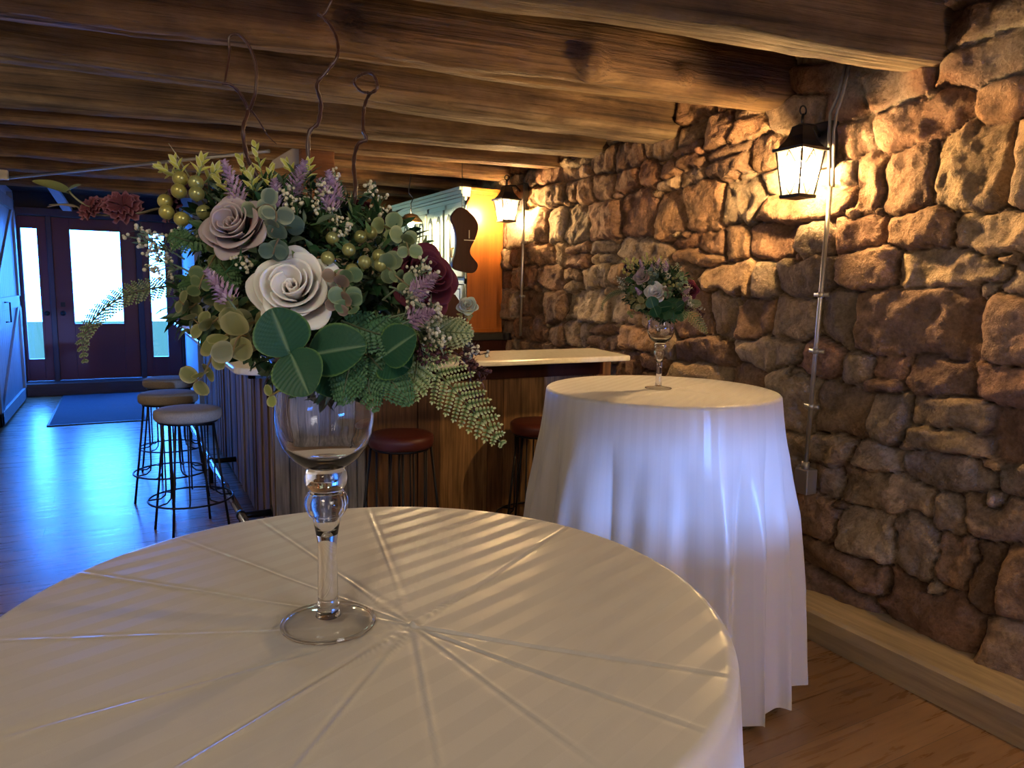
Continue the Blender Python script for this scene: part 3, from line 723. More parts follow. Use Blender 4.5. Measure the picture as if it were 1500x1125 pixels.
for i in range(4):
    a, b = fy[i]+.022, fy[i+1]-.022
    for hlf in (0, 1):
        m_ = (a+b)/2; ya, yb = (a, m_-.003) if hlf == 0 else (m_+.003, b)
        q = MB(); q.box((hx0-.022, ya, 1.51), (hx0-.005, yb, 2.035)); dr = q.build('cupboard_door', M['mint'], hu, smooth=False, bevel=.003)
        ca, cb = ya+.032, yb-.032
        q = MB(); q.prism(arch(ca, cb, 1.56, 1.995, hx0-.0245), (.002, 0, 0)); sub(q, 'groove', M['mint_dark'], dr, smooth=False)
        q = MB(); q.prism(arch(ca+.024, cb-.024, 1.590, 1.950, hx0-.0285), (.003, 0, 0)); sub(q, 'raised_panel', M['mint'], dr, smooth=False)
        q = MB(); yk = yb-.014 if hlf == 0 else ya+.014; q.tube([(hx0-.023, yk, 1.66), (hx0-.04, yk, 1.665), (hx0-.04, yk, 1.725), (hx0-.023, yk, 1.73)], .0045, 8); sub(q, 'pull', M['brass'], dr)
    q = MB(); q.box((hx0-.02, a, 1.285), (hx0-.005, b, 1.445)); dw = q.build('small_drawer', M['mint'], hu, smooth=False, bevel=.003)
    q = MB(); q.box((hx0-.0215, a+.03, 1.31), (hx0-.019, b-.03, 1.42)); sub(q, 'groove', M['mint_dark'], dw, smooth=False)
    q = MB(); q.box((hx0-.024, a+.04, 1.32), (hx0-.020, b-.04, 1.41)); sub(q, 'raised_panel', M['mint'], dw, smooth=False)
    q = MB(); q.ball((hx0-.034, (a+b)/2, 1.365), .011); sub(q, 'knob', M['black'], dw)
# scroll shaped dark bracket boards at the near front edge
def scroll_outline(x0, x1, z0, z1):
    pts = [(.30, 1.0), (.52, .985), (.70, .93), (.88, .86), (1.0, .76), (.98, .64), (.88, .52), (.74, .40), (.72, .30), (.86, .22), (1.0, .14), (.96, .05), (.80, .0), (.45, .015), (.12, .06), (.06, .15), (.16, .3), (.20, .5), (.12, .7), (.0, .82), (.10, .92)]
    P = np.array(pts); n = len(P); out = []
    for i in range(n):
        p0, p1, p2, p3 = P[i-1], P[i], P[(i+1) % n], P[(i+2) % n]
        for t in (0, .25, .5, .75):
            q = .5*((2*p1)+(-p0+p2)*t+(2*p0-5*p1+4*p2-p3)*t*t+(-p0+3*p1-3*p2+p3)*t**3); out.append((x0+(x1-x0)*q[0], z0+(z1-z0)*q[1]))
    return out
ya_ = 4.55; pA = ony(661, 303, ya_); pB = ony(698, 400, ya_)
hb = thing('hanging_board', 'dark walnut scroll cut board hanging before the orange hutch side', 'board', (float(pA[0]+pB[0])/2, ya_, float(pB[2])))
br_ = MB(); br_.prism([(x, ya_, z) for x, z in scroll_outline(float(pA[0]), float(pB[0])+.01, float(pB[2]), float(pA[2]))], (0, .03, 0)); bo = br_.build('board', M['walnut'], hb, smooth=False, bevel=.004)
xm = float(pA[0]*.45+pB[0]*.55); zm = float(pB[2]*.5+pA[2]*.5)
q = MB(); q.box((xm-.01, ya_-.004, zm), (xm+.07, ya_+.001, zm+.006)); q.box((xm+.025, ya_-.004, zm+.015), (xm+.030, ya_+.001, zm+.07)); sub(q, 'pale_marking', M['porcelain'], bo, smooth=False)
q = MB(); q.tube([(float(pA[0]*.55+pB[0]*.45), ya_+.015, float(pA[2])-.02), (float(pA[0]*.55+pB[0]*.45), ya_+.02, 2.27)], .002, 6); q.build('cord', M['black'], hb)
# base of the hutch
mb = MB(); mb.box((2.10, 5.0, .08), (2.655, 6.7, 1.03)); mb.box((2.14, 5.03, 0), (2.655, 6.7, .08)); mb.build('base_cabinet', M['walnut'], hu, smooth=False)
mb = MB(); mb.box((2.08, 4.97, 1.03), (2.66, 6.72, 1.084)); mb.build('dark_worktop', M['blackrough'], hu, smooth=False, bevel=.004)

# ---- back bar things: wooden case, bud vase with pale rose
cs = thing('wooden_case', 'dark red brown wooden case with sloped lid standing on the bar top', 'case', (1.50, 3.52, 1.072))
P = [(1.33, 1.0725), (1.62, 1.0725), (1.62, 1.30), (1.555, 1.385), (1.50, 1.415), (1.44, 1.42), (1.33, 1.42)]
mb = MB(); mb.prism([(x, 3.54, z) for x, z in P], (0, .11, 0)); mb.build('body', M['walnut'], cs, smooth=False, bevel=.006)
mb = MB(); mb.box((1.325, 3.53, 1.0722), (1.63, 3.66, 1.09)); mb.build('base_moulding', M['walnut'], cs, smooth=False, bevel=.004)
mb = MB(); mb.ball((1.47, 3.53, 1.26), .01); mb.build('knob', M['brass'], cs)

# ---- pendant lamp at the far part of the bar
pl = onx(602, 328, 2.05); 
pd = thing('pendant_lamp', 'small glowing pendant lamp with tan shade hanging before the hutch', 'lamp', (float(pl[0]), float(pl[1]), float(pl[2])))
lx, ly, lz = map(float, pl)
mb = MB(); mb.tube([(lx, ly, lz+.07), (lx, ly, lz+.16), (lx+.02, ly, lz+.20), (lx-.02, ly, lz+.24), (lx, ly, 2.30), (lx, ly, ZC)], .004, 8); mb.build('hook', M['black'], pd)
mb = MB(); mb.lathe([(.018, .07), (.05, .06), (.085, .02), (.088, .0), (.085, .0), (.047, .056), (.016, .066)], 32, (lx, ly, lz+.01)); mb.build('lamp_shade', M['header'], pd)
mb = MB(); mb.ball((lx, ly, lz), .026, nu=16, nv=10); mb.build('bulb', M['bulb2'], pd)

# ---- wall lanterns
def lantern(cx_, cy_, zt, zb, label, hw=.085, wall=XR-.03):
    """cx_,cy_: axis; body glass tapers from the top to the bottom; zb = underside"""
    H = zt-zb; t = thing('wall_lantern', label, 'lantern', (cx_, cy_, zb), 'black glass wall lanterns')
    z0 = zb+.012; z1 = zb+H*.62; a, b = hw*.62, hw*.92
    def ring(z0_, z1_, r0, r1, mt, name, cap=False):
        q = MB(); V = []
        for (z, r) in ((z0_, r0), (z1_, r1)):
            for sx, sy in ((-1, -1), (1, -1), (1, 1), (-1, 1)): V.append((cx_+sx*r, cy_+sy*r, z))
        q.add(V, [(0, 1, 5, 4), (1, 2, 6, 5), (2, 3, 7, 6), (3, 0, 4, 7), (3, 2, 1, 0), (4, 5, 6, 7)]); return q.build(name, mt, t, smooth=False, bevel=.002)
    ring(zb, zb+.014, a+.006, a+.008, M['black'], 'bottom_plate')
    ring(z1, z1+.012, b+.012, b+.014, M['black'], 'top_rim')
    q = MB(); prof = [(b*1.42, z1+.012), (b*1.30, z1+.022), (b*1.02, z1+.040), (b*.80, z1+.060), (b*.66, z1+.085), (b*.60, z1+.10), (b*.35, z1+.106), (.012, z1+.112)]
    q.lathe([(r, z) for r, z in prof], 4, (0, 0, 0), cap0=True, cap1=True)
    cth, sth = math.cos(PI/4), math.sin(PI/4); q.v = [(cx_+x*cth-y*sth, cy_+x*sth+y*cth, z) for x, y, z in q.v]; q.build('roof', M['black'], t, smooth=False, bevel=.002)
    q = MB(); q.tube([(cx_, cy_, z1+.10), (cx_, cy_, z1+.15)], .006); q.tube([(cx_+.018*math.cos(k), cy_, z1+.163+.018*math.sin(k)) for k in np.linspace(0, 2*PI, 16, endpoint=False)], .0035, 6, closed=True); q.build('finial', M['black'], t)
    cor = [((sx, sy)) for sx, sy in ((-1, -1), (1, -1), (1, 1), (-1, 1))]
    for sx, sy in cor: q = MB(); q.tube([(cx_+sx*a, cy_+sy*a, z0), (cx_+sx*b, cy_+sy*b, z1)], .0042, 6); q.build('corner_bar', M['black'], t)
    q = MB()
    for i in range(4):
        (ax, ay), (bx, by) = cor[i], cor[(i+1) % 4]
        lo0 = np.array([cx_+ax*a, cy_+ay*a, z0]); lo1 = np.array([cx_+bx*a, cy_+by*a, z0]); hi0 = np.array([cx_+ax*b, cy_+ay*b, z1]); hi1 = np.array([cx_+bx*b, cy_+by*b, z1]); hm = (hi0+hi1)/2; lm = (lo0+lo1)/2
        ml = lo0*.5+hi0*.5; mr_ = lo1*.5+hi1*.5
        for p_, q_ in ((hm, ml), (hm, mr_), (ml, lm), (mr_, lm)): q.tube([p_, q_], .0021, 6)
    q.build('lattice_wire', M['black'], t)
    q = MB()
    for i in range(4):
        (ax, ay), (bx, by) = cor[i], cor[(i+1) % 4]; k = .965
        q.add([(cx_+ax*a*k, cy_+ay*a*k, z0), (cx_+bx*a*k, cy_+by*a*k, z0), (cx_+bx*b*k, cy_+by*b*k, z1), (cx_+ax*b*k, cy_+ay*b*k, z1)], [(0, 1, 2, 3)])
    q.build('glass_panes', M['glow_glass'], t, smooth=False)
    q = MB(); q.tube([(cx_, cy_, z1), (cx_, cy_, z1-.035)], .011, 12); q.build('lamp_socket', M['black'], t)
    q = MB(); q.ball((cx_, cy_, z1-.080), .027, nu=16, nv=10, sc=(1, 1, 1.75)); q.build('bulb', M['bulb'], t)
    q = MB(); q.box((wall-.022, cy_-.055, z1-.06), (wall+.03, cy_+.055, z1+.13)); q.build('wall_plate', M['black'], t, smooth=False, bevel=.006)
    q = MB(); q.tube([(wall-.02, cy_, z1+.075), (wall-.06, cy_, z1+.11), (cx_+.01, cy_, z1+.105), (cx_, cy_, z1+.09)], .009, 10); q.tube([(wall-.02, cy_, z1-.02), (wall-.05, cy_, z1-.03), (wall-.06, cy_, z1-.005), (cx_+b+.01, cy_, z1+.004)], .005, 8); q.build('bracket_arm', M['black'], t)
    return t
L1c = ony(1172, 250, 2.20); 
lantern(2.50, 2.175, 2.12, 1.815, 'large black wall lantern nearest, glowing on the stone wall', .072)
lantern(2.50, 4.79, 2.15, 1.905, 'small distant black wall lantern beside the orange hutch', .075)

# ---- conduits
def conduit(y0, z0, y1, z1, label, box=True, x=XR-.075, cables=False):
    t = thing('electrical_conduit', label, 'conduit', (x, y1, z1))
    q = MB(); q.tube([(x, y0, z0), (x, (y0+y1)/2, (z0+z1)/2), (x, y1, z1)], .0095, 12); q.build('pipe', M['conduit'], t)
    n = 3 if cables else 2
    for k in range(n):
        f = .3+.4*k/(n-1)+(.07 if cables else 0); yy = y0+(y1-y0)*f; zz = z0+(z1-z0)*f
        q = MB(); q.tube([(x, yy, zz-.012), (x, yy, zz+.012)], .0135, 12); q.box((x, yy-.035, zz-.008), (x+.012, yy+.035, zz+.008)); q.build('pipe_clamp', M['conduit'], t)
    if box:
        q = MB(); q.box((x-.025, y1-.034, z1-.11), (x+.04, y1+.034, z1)); jb = q.build('junction_box', M['conduit'], t, smooth=False, bevel=.005)
        q = MB(); q.tube([(x, y1, z1-.005), (x, y1, z1+.03)], .016, 12); q.build('coupling', M['conduit'], t)
    return t
t = conduit(2.085, 1.86, 2.11, .67, 'long galvanised conduit below the large lantern with junction box', True, cables=True)
q = MB(); 
for dy in (0, .022): q.tube([(XR-.05, 2.09+dy, 1.86), (XR-.06, 2.10+dy, 2.08), (XR-.06, 2.09+dy*1.5, 2.16), (XR-.07, 2.06+dy, 2.22), (XR-.05, 2.04+dy, 2.4)], .006, 8)
q.build('cable', M['cable'], t)
lantern(2.50, -.85, 2.12, 1.815, 'black wall lantern outside the view, on the stone wall beside the viewer', .085)
conduit(4.68, 2.05, 4.70, 1.08, 'thin conduit below the small distant lantern', False)
a, b = onz(0, 262, 2.19), onz(300, 231, 2.22); d_ = b-a; a = a-d_*.05; b = b+d_*.25
t = thing('ceiling_conduit', 'pale metal conduit crossing beneath the beams at left', 'conduit', tuple(map(float, a)))
q = MB(); q.tube([a, (a+b)/2, b], .011, 10); q.build('pipe', M['conduit'], t)
c_ = onz(4, 257, 2.20); q = MB(); q.box(c_-np.array([.035, .03, .03]), c_+np.array([.035, .03, .04])); q.build('connector', M['porcelain'], t, smooth=False, bevel=.006)
# lampholder and cloth near the post
c_ = ony(425, 209, 4.9); q = MB(); q.lathe([(.0005, 0), (.028, 0), (.034, .02), (.034, .06), (.045, .07), (.045, .16)], 20, tuple(c_-np.array([0, 0, .02])), cap1=True)
tag(q.build('lamp_holder', M['porcelain']), 'small cream porcelain lamp holder under the beam near the post', 'lamp holder')
pp = [ony(x, y, 4.68) for x, y in ((453, 203), (453, 236), (428, 243), (392, 249), (400, 234), (425, 219))]
q = MB(); q.prism(pp, (0, .02, 0)); tag(q.build('cloth_pennant', M['greycloth'], smooth=False, bevel=.005), 'grey cloth corner hanging just left of the square post', 'cloth')
# ================================================================== FLOWERS
D0 = float(FWD @ (np.array([V1[0], V1[1], 1.40])-CAM))
def P(px, py, dd=0.):
    """point where the sight line through that picture position crosses the depth of the vase (+dd)"""
    v = R @ np.array([px-750, -(py-562.5), -F]); return CAM + v*((D0+dd)/float(FWD @ v))
UPv = R @ np.array([0, 1., 0]); RIv = R @ np.array([1., 0, 0]); TOC = -FWD
def W(x, y, z): v = RIv*x+UPv*y+TOC*z; return v/np.linalg.norm(v)    # direction: right, up, toward the viewer
CB = P(447, 430, .0)
rg2 = random.Random(5)
def frame(n, hint=(0, 0, 1.)):
    n = np.array(n, float); n /= np.linalg.norm(n); a = np.cross(hint, n)
    if np.linalg.norm(a) < 1e-3: a = np.cross((1., 0, 0), n)
    a /= np.linalg.norm(a); b = np.cross(n, a); return a, b, n
def jit(c, s=.12): k = 1+rg2.uniform(-s, s); return tuple(max(0, min(1, q*k)) for q in c)
def mixc(a, b, t): return tuple(a[i]*(1-t)+b[i]*t for i in range(3))
def bez(p0, p1, p2, n=10):
    p0, p1, p2 = map(np.array, (p0, p1, p2)); return [(1-t)**2*p0+2*t*(1-t)*p1+t*t*p2 for t in np.linspace(0, 1, n)]
def smooth_path(pts, k=6):
    Pp = [np.array(p, float) for p in pts]; out = []
    for i in range(len(Pp)-1):
        p0 = Pp[max(i-1, 0)]; p1 = Pp[i]; p2 = Pp[i+1]; p3 = Pp[min(i+2, len(Pp)-1)]
        for t in np.linspace(0, 1, k, endpoint=False): out.append(.5*((2*p1)+(-p0+p2)*t+(2*p0-5*p1+4*p2-p3)*t*t+(-p0+3*p1-3*p2+p3)*t**3))
    out.append(Pp[-1]); return out
def leaf(mb, base, d, nrm, L, Wd, col, tip=None, shape='oval', n=7, fold=.15, curl=.2, rim=None):
    """a leaf blade with a folded midrib; m columns across"""
    d = np.array(d, float); d /= np.linalg.norm(d); s = np.cross(d, nrm); s /= (np.linalg.norm(s)+1e-9); nn = np.cross(s, d)
    V = []; C = []; m = 5
    for i in range(n):
        t = i/(n-1)
        if shape == 'oval': w = math.sin(PI*min(1, t*.97+.015))**.62
        elif shape == 'round': w = math.sqrt(max(0, 1-(2*t-1)**2))*1.0
        else: w = math.sin(PI*t**.8)**.9
        w = max(w, .04)*Wd/2
        c0 = np.array(base)+d*L*t - nn*curl*L*t*t
        for j in range(m):
            u = (j-(m-1)/2)/((m-1)/2); V.append(c0+s*w*u+nn*(abs(u)*fold*w))
            cc = mixc(col, tip or col, t)
            if rim and (abs(u) > .9 or i in (0, n-1)): cc = rim
            C.append(cc)
    mb.add(V, grid_mesh(V, n, m), C)
def rose(root, name, c, nrm, r, col, inner, label, spin=0., layers=5, pts=.34):
    a, b, n = frame(nrm); mb = MB(); c = np.array(c, float)
    def pt(rho, ang, z): return c+(a*math.cos(ang)+b*math.sin(ang))*rho+n*z
    # spiral bud
    NS, turns = 60, 1.7
    V = []; C = []
    for i in range(NS):
        t = i/(NS-1); ang = spin+t*turns*2*PI; rr = r*(.04+.17*t)
        for j, zz in enumerate((-.15, .15, .36-.12*t+.02*math.sin(7*ang))):
            V.append(pt(rr*(1+.08*(j == 2)), ang, r*zz)); C.append(mixc(inner, col, .25+.55*(j/2)))
    mb.add(V, grid_mesh(V, NS, 3), C)
    # petal rings
    rings = [(3, .36, .52, .22, -.03), (3, .56, .46, .14, .0), (4, .78, .30, .02, .07), (5, 1.0, .10, -.14, .12)][:layers]
    k0 = spin
    for li, (cnt, rad, ztop, zin, out) in enumerate(rings):
        for p_ in range(cnt):
            ac = k0+2*PI*p_/cnt+rg2.uniform(-.12, .12); wd = 2*PI/cnt*.74; nu, nv = 17, 9; V = []; C = []
            jr = rg2.uniform(.95, 1.06); pk = pts*(.45+.42*li)
            for j in range(nv):
                v = j/(nv-1)
                for i in range(nu):
                    u = -1+2*i/(nu-1)
                    ve = v*(1-pk*(abs(u)**1.5))                     # pointed tip
                    rho = r*jr*rad*(.42+.58*ve**.8)+r*out*max(0, ve-.7)*2.4+r*.075*u
                    z = r*(zin-.28+(ztop-zin+.28)*ve**.7) - r*out*1.0*max(0, ve-.7)*3
                    V.append(pt(rho, ac+u*wd*(1-.10*ve), z+r*.02*math.sin(u*4+p_)))
                    C.append(mixc(inner, col, min(1, .30+.8*v)))
            mb.add(V, grid_mesh(V, nv, nu), C)
        k0 += PI/cnt+.35
    # underside cup
    o = mb.build(name, M['petal'], root); so = o.modifiers.new('thick', 'SOLIDIFY'); so.thickness = r*.028; so.offset = 0
    o['label'] = label; return o
def stemtube(mb, pts, r0, r1, col): 
    n = len(pts); mb.tube(pts, [r0+(r1-r0)*i/(n-1) for i in range(n)], 5, col)
G_DK = (.018, .075, .028); G_MD = (.055, .13, .045); G_LT = (.16, .24, .09); G_YL = (.42, .42, .06); G_SG = (.13, .19, .12); G_PALE = (.34, .40, .20)
def fern(root, pts, Lmax, col, tip, label=None, npin=16, side_n=None, wid=1., dens=9):
    mb = MB(); pth = smooth_path(pts, 8); n = len(pth); stemtube(mb, pth, .0012, .0005, mixc(col, (.1, .06, .03), .4))
    cum = np.cumsum([0]+[np.linalg.norm(pth[i+1]-pth[i]) for i in range(n-1)]); tot = cum[-1]
    nrm0 = np.array(side_n if side_n is not None else W(0, .3, 1))
    for k in range(npin):
        s = tot*(.06+.93*k/(npin-1)); i = min(n-2, int(np.searchsorted(cum, s))-1 if s > 0 else 0); i = max(i, 0)
        t = (s-cum[i])/(cum[i+1]-cum[i]+1e-9); p = pth[i]*(1-t)+pth[i+1]*t; d = pth[i+1]-pth[i]; d /= np.linalg.norm(d)
        f = k/(npin-1); Ln = Lmax*(math.sin(PI*min(1, .18+.80*f))**.8)*(1-.25*f)+.002
        sd = np.cross(d, nrm0); sd /= np.linalg.norm(sd)
        for sg in (-1, 1):
            dd = sd*sg*.9+d*.55+nrm0*rg2.uniform(-.15, .15); dd /= np.linalg.norm(dd)
            q = max(3, int(dens*Ln/Lmax))
            mb.tube([p, p+dd*Ln], [.0005, .00025], 4, col)
            for m_ in range(q):
                fm = (m_+.6)/q; bp = p+dd*Ln*fm-nrm0*.10*Ln*fm*fm; l2 = Ln/q*.95*(1.05-.5*fm)*wid+.0008
                s2 = np.cross(dd, nrm0); s2 /= np.linalg.norm(s2)
                for sg2 in (-1, 1):
                    leaf(mb, bp, s2*sg2+dd*.35, nrm0, l2*1.35, l2*.9, jit(col), jit(tip), 'oval', 4, .25, .15)
            leaf(mb, p+dd*Ln*.97, dd, nrm0, Ln/q, Ln/q*.6, jit(tip), tip, 'oval', 4)
    o = mb.build('fern_frond', M['foliage'], root)
    if label: o['label'] = label
    return o
def lavender(root, base, tip, label=None, r=.0078, n=110, col=(.33, .20, .36)):
    mb = MB(); base = np.array(base); tip = np.array(tip); d = tip-base; L = np.linalg.norm(d); a, b, nn = frame(d); stemtube(mb, [base-d*.3, base, tip], .001, .0006, G_SG)
    for i in range(n):
        t = i/n; rr = r*(1-.75*t**1.6)*(.55+.6*rg2.random()); an = i*2.4; p = base+d*t+(a*math.cos(an)+b*math.sin(an))*rr; out = (a*math.cos(an)+b*math.sin(an))+nn*.9
        c = jit(col if rg2.random() < .7 else (.50, .38, .52), .3); leaf(mb, p-out*.0015, out, nn+a*.1, .0062*(1-.4*t), .0034, c, mixc(c, (.6, .5, .6), .4), 'oval', 4, .5, .1)
    o = mb.build('lavender_spike', M['foliage'], root)
    if label: o['label'] = label
    return o
def waxspray(root, base, tip, spread, n, col, bcol, name='wax_flower_spray', label=None, ball=.0017, leafy=True):
    mb = MB(); base = np.array(base); tip = np.array(tip); stemtube(mb, bez(base, (base+tip)/2+W(0, 1, 0)*.004, tip, 6), .0010, .0005, col)
    a, b, nn = frame(tip-base); L = np.linalg.norm(tip-base)
    for i in range(n):
        t = .25+.75*rg2.random(); p = base+(tip-base)*t; an = rg2.uniform(0, 2*PI); dd = (a*math.cos(an)+b*math.sin(an))*rg2.uniform(.4, 1)+nn*rg2.uniform(.5, 1.3); dd /= np.linalg.norm(dd)
        q = p+dd*spread*rg2.uniform(.5, 1.0)*(1.15-.4*t); mb.tube([p, (p+q)/2+nn*.001, q], [.0005, .0004, .0003], 4, col)
        for k in range(3):
            qq = q+np.array([rg2.uniform(-1, 1) for _ in range(3)])*.0036; mb.tube([q, qq], .0003, 3, col); mb.ball(qq, ball*rg2.uniform(.75, 1.2), jit(bcol, .15), 6, 4)
        if leafy:
            for k in range(3): leaf(mb, p+(q-p)*rg2.random(), dd+a*rg2.uniform(-1, 1)+b*rg2.uniform(-1, 1), nn+TOC*.3, rg2.uniform(.006, .011), .0024, jit(col, .25), None, 'lance', 4)
    o = mb.build(name, M['foliage'], root)
    if label: o['label'] = label
    return o
def eucalyptus(root, pts, r, n, col, rim, label=None):
    mb = MB(); pth = smooth_path(pts, 6); stemtube(mb, pth, .0012, .0007, mixc(col, (.25, .12, .06), .5)); m = len(pth)
    for k in range(n):
        i = int((m-2)*(.12+.86*k/max(1, n-1))); p = pth[i]; d = pth[i+1]-pth[i]; d /= np.linalg.norm(d); a, b, _ = frame(d); an = k*PI/2+rg2.uniform(-.3, .3)
        for sg in (-1, 1):
            dd = (a*math.cos(an)+b*math.sin(an))*sg+d*.25+TOC*rg2.uniform(-.1, .3); nr = d*.4+TOC*1.0+UPv*rg2.uniform(-.3, .5); rr = r*.80*(1-.35*k/n)*rg2.uniform(.85, 1.15)
            leaf(mb, p, dd, nr, rr*2, rr*2, jit(col), jit(col), 'round', 9, .10, .12, rim)
    o = mb.build('eucalyptus_sprig', M['foliage'], root)
    if label: o['label'] = label
    return o
def bigleaf(root, base, tip, wd, label=None, col=(.008, .055, .026)):
    base = np.array(base); tip = np.array(tip); d = tip-base; L = np.linalg.norm(d); nr = TOC+UPv*.35+RIv*rg2.uniform(-.2, .2)
    d = d/L; s = np.cross(d, nr); s /= np.linalg.norm(s); nn = np.cross(s, d); mb = MB(); n, m = 40, 21; V = []; C = []
    for i in range(n):
        t = i/(n-1); w = wd/2*max(.02, math.sin(PI*min(1, t**.85*.99+.005))**.55)
        for j in range(m):
            u = (j-(m-1)/2)/((m-1)/2); rib = .00045*math.sin((t*1.0-abs(u)*.28)*70)*min(1, abs(u)*4)
            V.append(base+d*L*t+s*w*u+nn*(-.10*L*(t-.4)**2+abs(u)**1.5*w*.10+rib+(-.0008 if abs(u) < .05 else 0)))
            c = mixc(col, (.014, .085, .04), .5+.5*math.sin((t-abs(u)*.28)*70)*.35)
            if abs(u) < .06: c = (.13, .22, .12)
            if abs(u) > .95 or i == n-1: c = (.10, .20, .05)
            C.append(c)
    mb.add(V, grid_mesh(V, n, m), C); mb.tube([base-d*.008, base], .001, 5, (.1, .2, .1)); o = mb.build('broad_leaf', M['foliage'], root)
    if label: o['label'] = label
    return o
def berry(root, p, r=.0068, col=(.42, .38, .10)):
    mb = MB(); c = jit(col, .12); mb.ball(p, r, c, 18, 12); mb.ball(np.array(p)-UPv*r*.98, r*.18, (.10, .07, .03), 6, 4); mb.tube([np.array(p)+UPv*r*.9, np.array(p)+UPv*r*1.5-TOC*.004], .0006, 5, (.12, .12, .04)); return mb.build('gold_berry', M['berry'], root)
def ygsprig(root, base, tip, n=9, L=.016, col=G_YL, label=None):
    mb = MB(); base = np.array(base); tip = np.array(tip); d = tip-base; stemtube(mb, [base, tip], .001, .0005, G_LT); a, b, nn = frame(d)
    for i in range(n):
        t = .2+.8*i/(n-1); an = i*2.1; dd = (a*math.cos(an)+b*math.sin(an))*(1.05-t*.7)+nn*(.4+.8*t); leaf(mb, base+d*t, dd, nn+TOC, L*(1-.25*t), L*.34, jit(mixc(G_LT, col, .4+.6*rg2.random())), jit(col), 'lance', 6, .35, .15, (.55, .55, .30))
    o = mb.build('yellow_green_sprig', M['foliage'], root)
    if label: o['label'] = label
    return o
def crumple(root, c, nrm, r, col, label):
    """ruffled papery dark bloom"""
    a, b, n = frame(nrm); mb = MB(); c = np.array(c)
    for q in range(11):
        a0 = q*2.4; V = []; C = []; nu, nv = 12, 7; rr = r*(.55+.05*q)
        for j in range(nv):
            v = j/(nv-1)
            for i in range(nu):
                u = -1+2*i/(nu-1); an = a0+u*.75; rho = rr*v*(1+.12*math.sin(u*9+q)); z = r*(.5-.05*q)*v**.6*(1-.3*v)+r*.10*math.sin(u*11+q*2)*v
                V.append(c+(a*math.cos(an)+b*math.sin(an))*rho+n*z); C.append(mixc(mixc(col, (.01, .002, .005), .5), col, v) if v < .99 else mixc(col, (.4, .2, .25), .35))
        mb.add(V, grid_mesh(V, nv, nu), C)
    o = mb.build('ruffled_bloom', M['petal'], root); o['label'] = label; return o

fa = thing('flower_arrangement', 'large artificial bouquet with curly willow in the nearest tall glass vase', 'bouquet', (V1[0], V1[1], 1.35), 'artificial bouquets in stemmed vases')
# --- blooms
rose(fa, 'rose', P(343, 333, -.07), W(-.10, .34, .93), .0315, (.46, .385, .40), (.26, .20, .21), 'dusty mauve rose', .6)
rose(fa, 'rose', P(430, 426, -.085), W(.06, .30, .95), .0400, (.86, .84, .83), (.68, .63, .58), 'large white rose', 1.5)
rose(fa, 'rose', P(620, 408, -.035), W(.62, .30, .72), .036, (.075, .014, .028), (.03, .005, .012), 'dark burgundy rose at the right', 2.2)
rose(fa, 'rose', P(528, 322, .02), W(.15, .80, .55), .030, (.035, .006, .014), (.015, .002, .006), 'dark burgundy rose half hidden at the top', .2)
crumple(fa, P(262, 290, -.02), W(-.6, .4, .6), .024, (.055, .014, .04), 'ruffled dark plum bloom')
crumple(fa, P(134, 304, -.02), W(-.2, .5, .8), .014, (.11, .03, .035), 'dried maroon bloom on a twig')
crumple(fa, P(180, 303, -.02), W(.2, .5, .8), .019, (.10, .025, .03), 'dried maroon bloom on a twig')
# --- twig carrying the dried blooms and a leaf
mb = MB(); stemtube(mb, smooth_path([P(300, 330, .0), P(245, 306, -.01), P(205, 312, -.02), P(165, 316, -.02), P(130, 312, -.02), P(105, 300, -.02), P(72, 300, -.02)]), .0014, .0006, (.13, .11, .06))
stemtube(mb, smooth_path([P(140, 306, -.02), P(118, 296, -.02), P(100, 280, -.02)]), .0013, .0008, (.22, .22, .12)); stemtube(mb, smooth_path([P(110, 303, -.02), P(90, 300, -.02), P(70, 303, -.02)]), .0008, .0005, (.2, .15, .1))
mb.build('dried_twig', M['foliage'], fa)
mb = MB(); leaf(mb, P(104, 284, -.02), P(54, 262, -.02)-P(104, 284, -.02), W(.1, .8, .5), .040, .017, (.11, .14, .06), (.22, .22, .06), 'oval', 12, .25, .1); leaf(mb, P(96, 282, -.02), P(112, 272, -.02)-P(96, 282, -.02), W(.1, .8, .5), .016, .012, (.13, .15, .08), None, 'oval', 8, .25, .1)
mb.build('dusty_leaf', M['foliage'], fa)
# --- berries
for px, py, dd in ((264, 262, -.05), (287, 268, -.05), (262, 280, -.055), (288, 284, -.055), (242, 295, -.04), (244, 311, -.045), (266, 321, -.05), (299, 311, -.05),
                   (487, 349, -.06), (511, 366, -.075), (534, 384, -.08), (555, 375, -.075), (557, 388, -.078), (528, 347, -.05), (543, 341, -.045), (480, 378, -.08), (516, 396, -.08)):
    berry(fa, P(px, py, dd), .0068 if px < 400 else .0060, (.40, .36, .09) if px < 280 else (.30, .31, .11))
